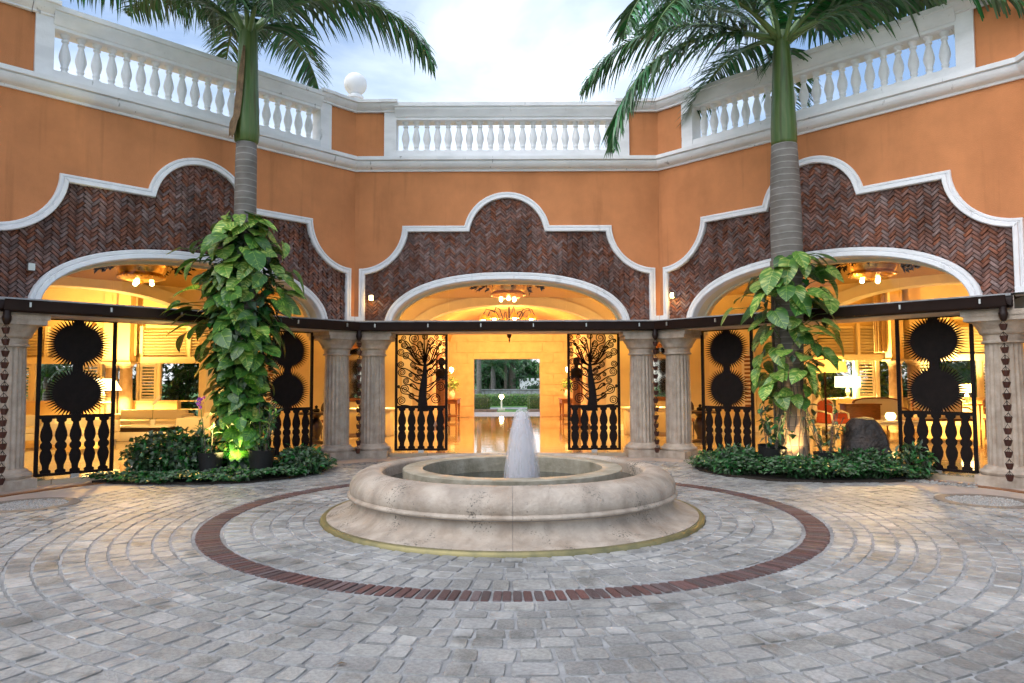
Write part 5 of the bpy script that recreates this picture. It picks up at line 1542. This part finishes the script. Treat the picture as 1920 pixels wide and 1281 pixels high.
# lounge columns
LC = [(-13.25, 'first pale column before the left lounge shutters'), (-12.78, 'second pale column before the left lounge shutters, nearer the vine'), (12.68, 'first pale column before the right lounge shutters, nearer the lamp'), (13.3, 'second pale column before the right lounge shutters')]
for x, lab in LC:
    t = thing('lounge_column', lab, 'column', (x, 23.62, 0), 0, 'pale lounge columns')
    MB().lathe([(0.27, 0), (0.27, 0.1), (0.23, 0.14), (0.21, 0.2)], 24).build('base', 'column_stone', t)
    MB().lathe([(0.205, 0.2), (0.205, 1.2), (0.185, 2.0)], 24).build('shaft', 'column_stone', t, smooth='all')
    mb = MB(); mb.lathe([(0.185, 2.0), (0.22, 2.02), (0.2, 2.05), (0.27, 2.14)], 24); mb.box(-0.29, 0.29, -0.29, 0.29, 2.14, 2.2); mb.build('capital', 'column_stone', t)
    MB().box(-0.2, 0.2, -0.2, 0.2, 2.2, 4.72).build('upper_pier', 'cream_wall', t)

# ---- chandeliers: brass bowls with leafy sprays
LEAFD = None
def chandelier(b, lab):
    p = bay_pt(b, 0.0, 3.0)
    t = thing('bowl_chandelier', lab, 'chandelier', (p.x, p.y, 0), 0, 'brass bowl chandeliers')
    MB().lathe([(0.03, 4.7), (0.03, 4.05), (0.10, 4.02), (0.02, 3.98)], 12, cap=False).build('rod', 'iron', t)
    MB().lathe([(0.50, 4.00), (0.47, 3.86), (0.40, 3.76), (0.375, 3.74), (0.38, 3.75), (0.45, 3.86), (0.485, 4.0)], 40, cap=False).build('bowl', 'gold', t, smooth=50)
    rim = MB(); rim.lathe([(0.47, 3.755), (0.475, 3.735), (0.40, 3.70), (0.30, 3.665), (0.12, 3.645), (0.02, 3.64), (0.12, 3.66), (0.3, 3.68), (0.40, 3.72)], 40, cap=False)
    for k in range(40):
        a = 2*PI*k/40; rim.box(0.455*math.cos(a)-0.012, 0.455*math.cos(a)+0.012, 0.455*math.sin(a)-0.012, 0.455*math.sin(a)+0.012, 3.71, 3.745)
    rim.build('lower_dish', 'gold', t)
    MB().lathe([(0.0, 3.58), (0.03, 3.59), (0.05, 3.62), (0.02, 3.65)], 12, cap=False).build('finial', 'gold', t)
    for k in range(3):
        a = 2*PI*k/3 + 0.6
        MB().ball((0.2*math.cos(a), 0.2*math.sin(a), 3.61), 0.045, 10).build('bulb', 'bulb', t, smooth='all')
    rg = random.Random(50+b); br = MB(); lf = MB()
    for k in range(18):
        a = 2*PI*k/18 + rg.uniform(-0.1, 0.1); r1 = rg.uniform(0.8, 1.02)
        pts = [(0.42*math.cos(a), 0.42*math.sin(a), 3.98), (0.65*math.cos(a+0.05), 0.65*math.sin(a+0.05), 4.07), (r1*math.cos(a+0.1), r1*math.sin(a+0.1), 3.95+rg.uniform(-0.06, 0.05))]
        br.tube(pts, 0.010, 5)
        for j in range(13):
            q = 0.25 + 0.75*j/12
            c_ = Vector(pts[1]).lerp(Vector(pts[2]), q)
            d = Vector((math.cos(a+rg.uniform(-1.2, 1.2)), math.sin(a+rg.uniform(-1.2, 1.2)), rg.uniform(-1.2, 0.3)))
            leaf_at(lf, c_, d, rdir(rg), 0.15, 0.06)
    br.build('branch', 'iron', t); lf.build('leaf_spray', 'iron', t)
    point_light('chandelier_uplight', (0, 0, 4.12), 45, WARM, 0.12, t)
    point_light('chandelier_downlight', (0, 0, 3.57), 800, WARM, 0.06, t, spot=165)
chandelier(-1, 'brass bowl chandelier with leaf sprays inside the left arch')
chandelier(0, 'brass bowl chandelier with leaf sprays inside the front arch')
chandelier(1, 'brass bowl chandelier with leaf sprays inside the right arch')

# ---- foyer chandelier with hanging bells
t = thing('bell_chandelier', 'dark chandelier of curved arms and hanging bell lamps in the entrance foyer', 'chandelier', (AX, 26.0, 0))
MB().lathe([(0.03, 4.3), (0.03, 3.75), (0.08, 3.7), (0.08, 3.5)], 10).build('rod', 'iron', t)
MB().lathe([(0.34, 3.42), (0.33, 3.36), (0.2, 3.29), (0.06, 3.26), (0.09, 3.2), (0.06, 3.12), (0.015, 3.08), (0.03, 3.02), (0.0, 2.9)], 24, cap=False).build('lower_bowl', 'iron', t, smooth=40)
MB().lathe([(0.62, 3.54), (0.64, 3.56), (0.62, 3.58), (0.58, 3.56)], 32, cap=False).build('ring', 'iron', t)
bell = MB(); bell.lathe([(0.02, 0.22), (0.05, 0.2), (0.10, 0.13), (0.15, 0.04), (0.165, 0.0), (0.15, 0.0), (0.09, 0.12)], 18, cap=False)
BELL = bell.mesh('bell', 'gold', 50)
for k in range(8):
    a = 2*PI*k/8 + 0.2
    c_, s_ = math.cos(a), math.sin(a)
    MB().tube([(0.08*c_, 0.08*s_, 3.55), (0.3*c_, 0.3*s_, 3.62), (0.6*c_, 0.6*s_, 4.10), (0.85*c_, 0.85*s_, 4.15), (0.95*c_, 0.95*s_, 3.95)], 0.018, 6).build('arm', 'iron', t, smooth='all')
    o = obj('bell', BELL, t, (0.95*c_, 0.95*s_, 3.74))
    MB().ball((0, 0, -0.01), 0.07, 10).build('bulb', 'bulb', o, smooth='all')
point_light('foyer_glow', (0, 0, 3.42), 720, (1.0, 0.50, 0.14), 0.5, t)

# ---- foyer consoles, sconces, pictures, flowers
for sx, nm in ((-1, 'left'), (1, 'right')):
    X = AX + sx*2.55
    t = thing('console_table', 'carved wooden console table on the %s of the foyer' % nm, 'console table', (X - sx*0.3, 28.2, 0), 0, 'foyer console tables')
    soft_box(-0.28, 0.28, -0.8, 0.8, 0.80, 0.85, 0.01, 'top', 'wood', t, 1)
    MB().box(-0.24, 0.24, -0.74, 0.74, 0.66, 0.80).build('apron', 'wood', t)
    for x in (-0.2, 0.2):
        for y in (-0.7, 0.7): MB().lathe([(0.03, 0), (0.045, 0.05), (0.025, 0.12), (0.035, 0.4), (0.05, 0.62), (0.05, 0.66)], 10, (x, y, 0)).build('leg', 'wood', t)
    MB().box(-0.2, 0.2, -0.68, 0.68, 0.16, 0.19).build('stretcher', 'wood', t)
    t = thing('flower_vase', 'vase of flowers on the %s foyer console' % nm, 'vase', (X - sx*0.3, 27.95, 0.85), 0, 'foyer flower vases')
    MB().lathe([(0.07, 0), (0.11, 0.1), (0.12, 0.2), (0.06, 0.32), (0.08, 0.36)], 16).build('vase', 'ceramic', t, smooth=50)
    mb = MB(); leaf_cloud(mb, (0, 0, 0.55), (0.3, 0.3, 0.26), 160, 0.14, 0.05, 70+sx, 0.2); mb.build('foliage', 'leaf_light', t)
    t = thing('wall_picture', 'large dark red picture on the %s foyer wall' % nm, 'picture', (X - sx*0.03, 25.6, 1.75), 0, 'foyer wall pictures')
    MB().box(-0.03, 0.03, -0.75, 0.75, -0.8, 0.8).build('frame', 'wood', t)
    MB().box(-0.035, 0.035, -0.65, 0.65, -0.7, 0.7).build('canvas', 'picture', t)
    t = thing('wall_sconce', 'glowing brass candle sconce on the %s foyer wall' % nm, 'sconce', (X - sx*0.02, 27.4, 1.86), 0, 'foyer wall sconces')
    MB().box(-0.03, 0.03, -0.05, 0.05, -0.2, 0.15).build('back_plate', 'gold', t)
    for j, dy in enumerate((-0.22, 0.0, 0.22)):
        MB().tube([(0, 0, -0.05), (-sx*0.15, dy*0.6, -0.12), (-sx*0.30, dy, -0.02)], 0.012, 6).build('arm', 'gold', t, smooth='all')
        MB().lathe([(0.018, -0.02), (0.018, 0.07)], 8, (-sx*0.30, dy, 0)).build('candle', 'ceramic', t)
        MB().ball((-sx*0.30, dy, 0.12), 0.06, 10, (1, 1, 1.4)).build('bulb', 'bulb', t, smooth='all')
    point_light('sconce_glow', (-sx*0.42, 0, 0.12), 80, (1.0, 0.5, 0.14), 0.1, t)
    t = thing('bronze_statue', 'dark bronze bust on a tall plinth by the %s foyer wall' % nm, 'statue', (X - sx*0.32, 23.6, 0), 0, 'foyer bronze busts')
    MB().lathe([(0.2, 0), (0.2, 0.08), (0.14, 0.12), (0.13, 1.5), (0.19, 1.56), (0.19, 1.62)], 16).build('plinth', 'wood', t)
    mb = MB(); mb.lathe([(0.17, 1.62), (0.2, 1.72), (0.22, 1.84), (0.16, 1.92), (0.065, 1.96), (0.06, 2.02), (0.10, 2.08), (0.115, 2.17), (0.10, 2.26), (0.05, 2.31)], 18); mb.v = [(x, y*0.7, z) for x, y, z in mb.v]
    mb.build('bust', 'iron', t, smooth=60)

# ---- reception desks on both sides of the arch
for sx, nm in ((-1, 'left'), (1, 'right')):
    t = thing('reception_desk', 'cream reception desk behind the %s inner column' % nm, 'desk', (AX + sx*4.25, 20.3, 0), 0, 'reception desks')
    soft_box(-0.95, 0.95, -0.3, 0.3, 0.0, 0.72, 0.015, 'body', 'stone_wall', t, 1)
    soft_box(-1.02, 1.02, -0.36, 0.36, 0.72, 0.77, 0.01, 'top', 'cream_paint', t, 1)
    MB().box(-0.85, 0.85, -0.315, -0.303, 0.08, 0.64).build('front_panel', 'cream_wall', t)
    table_lamp('lit lamp on the %s reception desk' % nm, AX + sx*3.85, 20.3, 0.77, 0.16, 0.24, 450, False, 'gold')
    t = thing('wall_mirror', 'ornate arched mirror on the wall left of the reception' if sx < 0 else 'ornate arched mirror on the wall right of the reception', 'mirror', (AX + sx*4.75, DY+6.96, 1.75), 0, 'arched wall mirrors')
    ar = superarch(0.42, 0.45, 0.82, 14, 2.0)
    poly = [(-0.42, -0.75)] + ar + [(0.42, -0.75)]
    MB().prism(poly, -0.02, 0.02).build('mirror_glass', 'mirror', t)
    MB().sweep(poly + [(-0.42, -0.75)], [(-0.09, 0.02), (-0.09, -0.05), (-0.04, -0.06), (0.02, -0.04), (0.02, 0.0)]).build('frame', 'wood', t)
    for i, dx in enumerate((-0.55, 0.5)):
        t = thing('oval_chair', '%s round-backed dark chair before the %s reception desk' % (('inner', 'outer')[i] if sx > 0 else ('outer', 'inner')[i], nm), 'chair', (AX + sx*4.25 + dx, 19.4, 0), R(180 + rnd(-25, 25)), 'round-backed desk chairs')
        legs(t, (-0.2, 0.2), (-0.2, 0.2), 0.44, 0.02, 'dark_wood')
        soft_box(-0.24, 0.24, -0.24, 0.24, 0.42, 0.50, 0.03, 'seat', 'wood', t)
        mb = MB(); mb.lathe([(0.0, -0.02), (0.2, -0.02), (0.22, 0.0), (0.2, 0.02), (0.0, 0.02)], 24, cap=False); mb.v = [(x, z + 0.22, y*1.1 + 0.78) for x, y, z in mb.v]; mb.build('oval_back', 'dark_wood', t)
        for s in (-0.12, 0.12): MB().tube([(s, 0.22, 0.48), (s, 0.22, 0.62)], 0.015, 6).build('back_post', 'dark_wood', t)
    t = thing('pedestal_table', 'black urn-legged pedestal table beyond the %s sunburst screen' % ('left inner' if sx < 0 else 'right inner'), 'table', (AX + sx*4.72, 17.6, 0), 0, 'black pedestal tables')
    MB().lathe([(0.46, 0.72), (0.48, 0.735), (0.48, 0.76), (0.46, 0.775)], 32).build('top', 'dark_wood', t)
    MB().lathe([(0.2, 0), (0.2, 0.05), (0.09, 0.09), (0.08, 0.15), (0.14, 0.3), (0.165, 0.42), (0.13, 0.54), (0.07, 0.62), (0.13, 0.7), (0.2, 0.72)], 24).build('pedestal', 'dark_wood', t, smooth=60)
    t = thing('desk_ornament', 'small dark ornament on the %s black pedestal table' % nm, 'ornament', (AX + sx*4.72, 17.6, 0.775), 0, 'small table ornaments')
    mb = MB(); mb.lathe([(0.06, 0), (0.09, 0.03), (0.08, 0.07), (0.03, 0.09), (0.04, 0.14), (0.0, 0.17)], 14); mb.build('ornament', 'iron', t, smooth=60)
    # tall carved screen ornament on the inner wall
    t = thing('carved_panel', 'tall pale carved lattice panel on the %s corridor wall' % nm, 'panel', tuple(bay_pt(sx, -sx*4.9, 6.9, 0)), frame(sx)[1], 'carved lattice panels')
    MB().box(-0.2, 0.2, 0.0, 0.06, 0.5, 2.35).build('board', 'cream_paint', t)
    for i in range(14): MB().box(-0.10, 0.10, -0.03, 0.0, 0.62+i*0.12, 0.68+i*0.12).build('carving', 'wood', t)
    MB().ball((0, 0.03, 2.42), 0.09, 12).build('crest', 'cream_paint', t, smooth='all')

# ================================================================ GARDEN BEYOND
def sheet2(name, x0, x1, y0, y1, z, mt): return sheet(name, [(x0, y0), (x1, y0), (x1, y1), (x0, y1)], z, mt)
sheet2('garden_terrace', -6, 6, YB+0.41, 38.0, -0.10, 'terrace')
sheet2('garden_path', -60, 60, 43.2, 46.0, -0.145, 'mortar')
for sx in (-1, 1):
    t = thing('garden_step_kerb', 'low dark stone kerb %s of the garden steps' % ('left' if sx < 0 else 'right'), 'kerb', (AX + sx*2.0 + 0.1, 38.2, -0.16))
    for i in range(4): MB().box(-1.2+i*0.6, -0.61+i*0.6, -0.15, 0.15, 0, 0.2).build('kerb_stone', 'mortar_dark', t)
    hedge = thing('box_hedge', 'clipped yellow-green box hedge on the %s of the garden doorway view' % ('left' if sx < 0 else 'right'), 'hedge', (AX + sx*(2.0 if sx < 0 else 1.8), 40.2, -0.16), 0, 'clipped box hedges')
    mb = MB(); rg = random.Random(80+sx)
    w, d, h = 0.80, 0.7, 0.88
    for i in range(5200):
        u = [rg.uniform(-1, 1) for _ in range(3)]; k = rg.randrange(3); u[k] = math.copysign(1, u[k]); 
        if k == 2: u[2] = 1
        q = Vector(u); q = q*(1/ (max(1e-3, (abs(u[0])**6+abs(u[1])**6+abs(u[2])**6)**(1/6))))
        p = Vector((q.x*w, q.y*d, (q.z+1)/2*h)) + rdir(rg)*0.03
        leaf_at(mb, p, rdir(rg)+q*0.5, q+rdir(rg)*0.6, 0.06, 0.035)
    mb.build('foliage', 'hedge', hedge)
    soft_box(-w*0.93, w*0.93, -d*0.93, d*0.93, 0, h*0.93, 0.12, 'inner_twigs', 'leaf_shrub', hedge)
# long low hedge across the lawn
lh = thing('long_hedge', 'long low green hedge crossing the lawn beyond the doorway', 'hedge', (0, 50, -0.16))
mb = MB(); rg = random.Random(90)
for i in range(6000):
    x = rg.uniform(-6, 6); k = rg.random()
    p = Vector((x, -0.5 + rg.uniform(-0.04, 0.04), rg.uniform(0, 0.72))) if k < 0.6 else Vector((x, rg.uniform(-0.5, 0.5), 0.72 + rg.uniform(-0.04, 0.05)))
    leaf_at(mb, p, rdir(rg), Vector((0, -0.6, 0.8))+rdir(rg)*0.5, 0.12, 0.07)
mb.build('foliage', 'leaf_light', lh); soft_box(-6, 6, -0.46, 0.46, 0, 0.70, 0.05, 'inner_twigs', 'leaf_shrub', lh, 1)
# low stone wall, course by course
sw = thing('garden_wall', 'low grey stone wall in front of the garden trees', 'wall', (0, 58, -0.16))
rg = random.Random(91)
for r in range(2):
    x = -7.0
    while x < 7.0:
        w = rg.uniform(0.6, 1.3); MB().box(x+0.02, min(7.0, x+w)-0.02, -0.2-rg.uniform(0, .05), 0.2, 0.2+r*0.38, 0.2+(r+1)*0.38-0.02).build('wall_stone', 'flashing', sw); x += w
MB().box(-7, 7, -0.17, 0.17, 0, 0.98).build('core', 'mortar_dark', sw); MB().box(-7.1, 7.1, -0.28, 0.28, 0.98, 1.06).build('coping', 'flashing', sw)
lampp = thing('garden_lamp', 'short lit garden lamp post on the lawn beyond the doorway', 'lamp', (-0.62, 41.5, -0.16))
MB().box(-0.2, 0.2, -0.2, 0.2, 0, 0.12).build('foot', 'ceramic', lampp); MB().lathe([(0.05, 0.12), (0.045, 0.70)], 10).build('post', 'ceramic', lampp)
MB().ball((0, 0, 0.80), 0.13, 16).build('globe', 'bulb', lampp, smooth='all')
# white pavilion
pv = thing('white_pavilion', 'small white garden pavilion behind the stone wall', 'pavilion', (1.75, 70, -0.16))
mb = MB(); mb.box(-1.0, -0.35, -0.8, 0.8, 0, 1.75); mb.box(0.35, 1.0, -0.8, 0.8, 0, 1.75); mb.box(-0.35, 0.35, -0.8, 0.8, 1.25, 1.75); mb.box(-0.35, 0.35, 0.5, 0.8, 0, 1.25); mb.build('wall', 'white_paint', pv)
for i in range(4): MB().box(-1.0+i*0.56, -0.72+i*0.56, -0.85, 0.85, 1.75, 2.0).build('merlon', 'white_paint', pv)
MB().box(-0.35, 0.35, 0.1, 0.14, 0, 1.25).build('door', 'wood', pv)

def tree(label, x, y, h, r, seed, mt='leaf_tree', n=3600, L=0.42, W=0.24, tr=0.16, group='garden trees'):
    t = thing('garden_tree', label, 'tree', (x, y, -0.16), 0, group)
    rg = random.Random(seed)
    tp = [(0, 0, 0), (rg.uniform(-.1, .1), 0, h*0.3), (rg.uniform(-.2, .2), 0, h*0.6), (0, 0, h*0.85)]
    MB().tube(tp, [tr, tr*0.8, tr*0.55, tr*0.2], 10).build('trunk', 'bark', t, smooth='all')
    for k in range(6):
        a = rg.uniform(0, 2*PI); z0 = h*rg.uniform(0.35, 0.6)
        MB().tube([(0, 0, z0), (r*0.4*math.cos(a), r*0.4*math.sin(a), z0+h*0.12), (r*0.75*math.cos(a), r*0.75*math.sin(a), z0+h*0.24)], [tr*0.45, tr*0.3, tr*0.1], 6).build('branch', 'bark', t)
    mb = MB(); leaf_cloud(mb, (0, 0, h*0.68), (r, r, h*0.36), n, L, W, seed, clump=26)
    mb.build('crown', mt, t)
    return t
TREES = [(-6.2, 66, 3.7, 2.6, 'leaf_tree'), (-3.0, 72, 3.9, 2.6, 'leaf_tree'), (0.2, 76, 3.9, 2.4, 'leaf_tree'), (2.2, 82, 3.6, 2.0, 'leaf_tree'), (4.6, 84, 3.0, 2.4, 'leaf_light'), (-8.5, 78, 4.2, 3.0, 'leaf_tree'), (7.2, 84, 3.4, 2.6, 'leaf_tree'), (-1.4, 64, 3.4, 1.6, 'leaf_tree')]
TL = ['broad tree at the left edge of the doorway view', 'tall dense tree left of centre in the doorway view', 'tall dense tree behind the centre of the doorway view', 'dark tree standing above the white pavilion', 'pale green tree at the right edge of the doorway view', 'dense tree far left behind the doorway frame', 'dense tree far right behind the doorway frame', 'smaller tree close behind the stone wall']
for i, (x, y, h, r, m_) in enumerate(TREES): tree(TL[i], x, y, h, r, 300+i, m_)
# understorey bushes behind the low wall
for i, (x, y, r, h, m_) in enumerate([(-4.0, 60.5, 1.5, 1.3, 'leaf_light'), (-2.0, 61.5, 1.3, 1.5, 'leaf_tree'), (0.6, 62, 1.6, 1.2, 'leaf_tree'), (-5.4, 62, 1.6, 1.8, 'leaf_tree'), (3.4, 60.5, 1.3, 1.9, 'leaf_light'), (2.0, 76, 2.0, 2.0, 'leaf_tree')]):
    t = thing('garden_bush', ['yellow-green bush by the pale palm trunk', 'dark bush behind the stone wall left of centre', 'dark bush behind the stone wall at the centre', 'tall dark bush at the left edge of the doorway view', 'bright bush at the right edge of the doorway view', 'dark bush behind the white pavilion'][i], 'bush', (x, y, -0.16), 0, 'garden bushes')
    mb = MB(); leaf_cloud(mb, (0, 0, h*0.9), (r, r, h), 1100, 0.3, 0.12, 400+i, 0.35, clump=14); mb.build('foliage', m_, t)
    MB().tube([(0, 0, 0), (0.1, 0, h)], 0.05, 6).build('stem', 'bark', t)
def small_palm(label, x, y, h, tr, seed, L=1.7, nf=14, mt='bark', group='garden palms'):
    t = thing('garden_palm', label, 'palm tree', (x, y, -0.16), 0, group)
    MB().lathe([(tr*1.25, 0), (tr, h*0.2), (tr*0.9, h*0.7), (tr*0.75, h)], 14).build('trunk', mt, t, smooth='all')
    for i in range(nf):
        st, lf = PALMF[i % len(PALMF)]
        a = 2*PI*i/nf + rnd(-.2, .2)
        o = obj('frond', lf, t, (0, 0, h), None, (0, rnd(-0.35, 0.25), a), L/3.2)
        obj('stalk', st, o)
    return t
PALMF = [frond_meshes(3.2, R(e), R(d), 500+i, density=34) for i, (e, d) in enumerate(((55, 110), (35, 100), (70, 95), (15, 70)))]
small_palm('slim pale palm trunk at the left of the doorway view', -2.65, 57, 5.2, 0.2, 1, 2.4, mt='palm_trunk')
small_palm('bushy palm with pale trunk left of centre in the doorway view', -1.6, 60.2, 3.0, 0.22, 2, 2.6, 18, mt='palm_trunk')
small_palm('dark thin palm trunk at the centre of the doorway view', -0.55, 60.4, 4.4, 0.15, 3, 2.4)
small_palm('stout brown palm trunk right of centre in the doorway view', -0.02, 61.0, 3.3, 0.32, 4, 2.4)
# planting seen through the lounge shutters
LP = [(-17.6, 27.0), (-15.2, 26.4), (-11.0, 26.2), (10.6, 26.4), (14.9, 26.6), (17.4, 27.2)]
LPL = ['palm outside the left lounge at the far left window', 'palm outside the left lounge behind the far left screen', 'palm outside the left lounge beside the vine', 'palm outside the right lounge behind the floor lamp', 'palm outside the right lounge behind the far right screen', 'palm outside the right lounge at the far right window']
for i, (x, y) in enumerate(LP): small_palm(LPL[i], x, y, 1.9, 0.14, 20+i, 2.0, 14, 'palm_trunk', 'palms outside the lounges')
k = 0
for sx in (-1, 1):
    for i, (x, y, r, h) in enumerate([(9.3, 27.5, 1.3, 1.6), (11.4, 27.8, 1.5, 1.7), (13.4, 28.0, 1.5, 1.6), (15.6, 28.2, 1.6, 1.7), (17.8, 28.0, 1.6, 1.7)]):
        t = thing('window_bush', 'leafy bush outside the %s lounge windows, %s the foyer' % ('left' if sx < 0 else 'right', ('nearest', 'second from', 'third from', 'fourth from', 'farthest from')[i]), 'bush', (sx*x, y, -0.16), 0, 'bushes outside the lounges')
        mb = MB(); leaf_cloud(mb, (0, 0, h), (r, r*0.8, h), 1900, 0.26, 0.10, 600+k, 0.3, clump=16); mb.build('foliage', 'leaf_tree' if i % 2 else 'leaf_light', t)
        MB().tube([(0, 0, 0), (0.1, 0, h)], 0.04, 6).build('stem', 'bark', t); k += 1
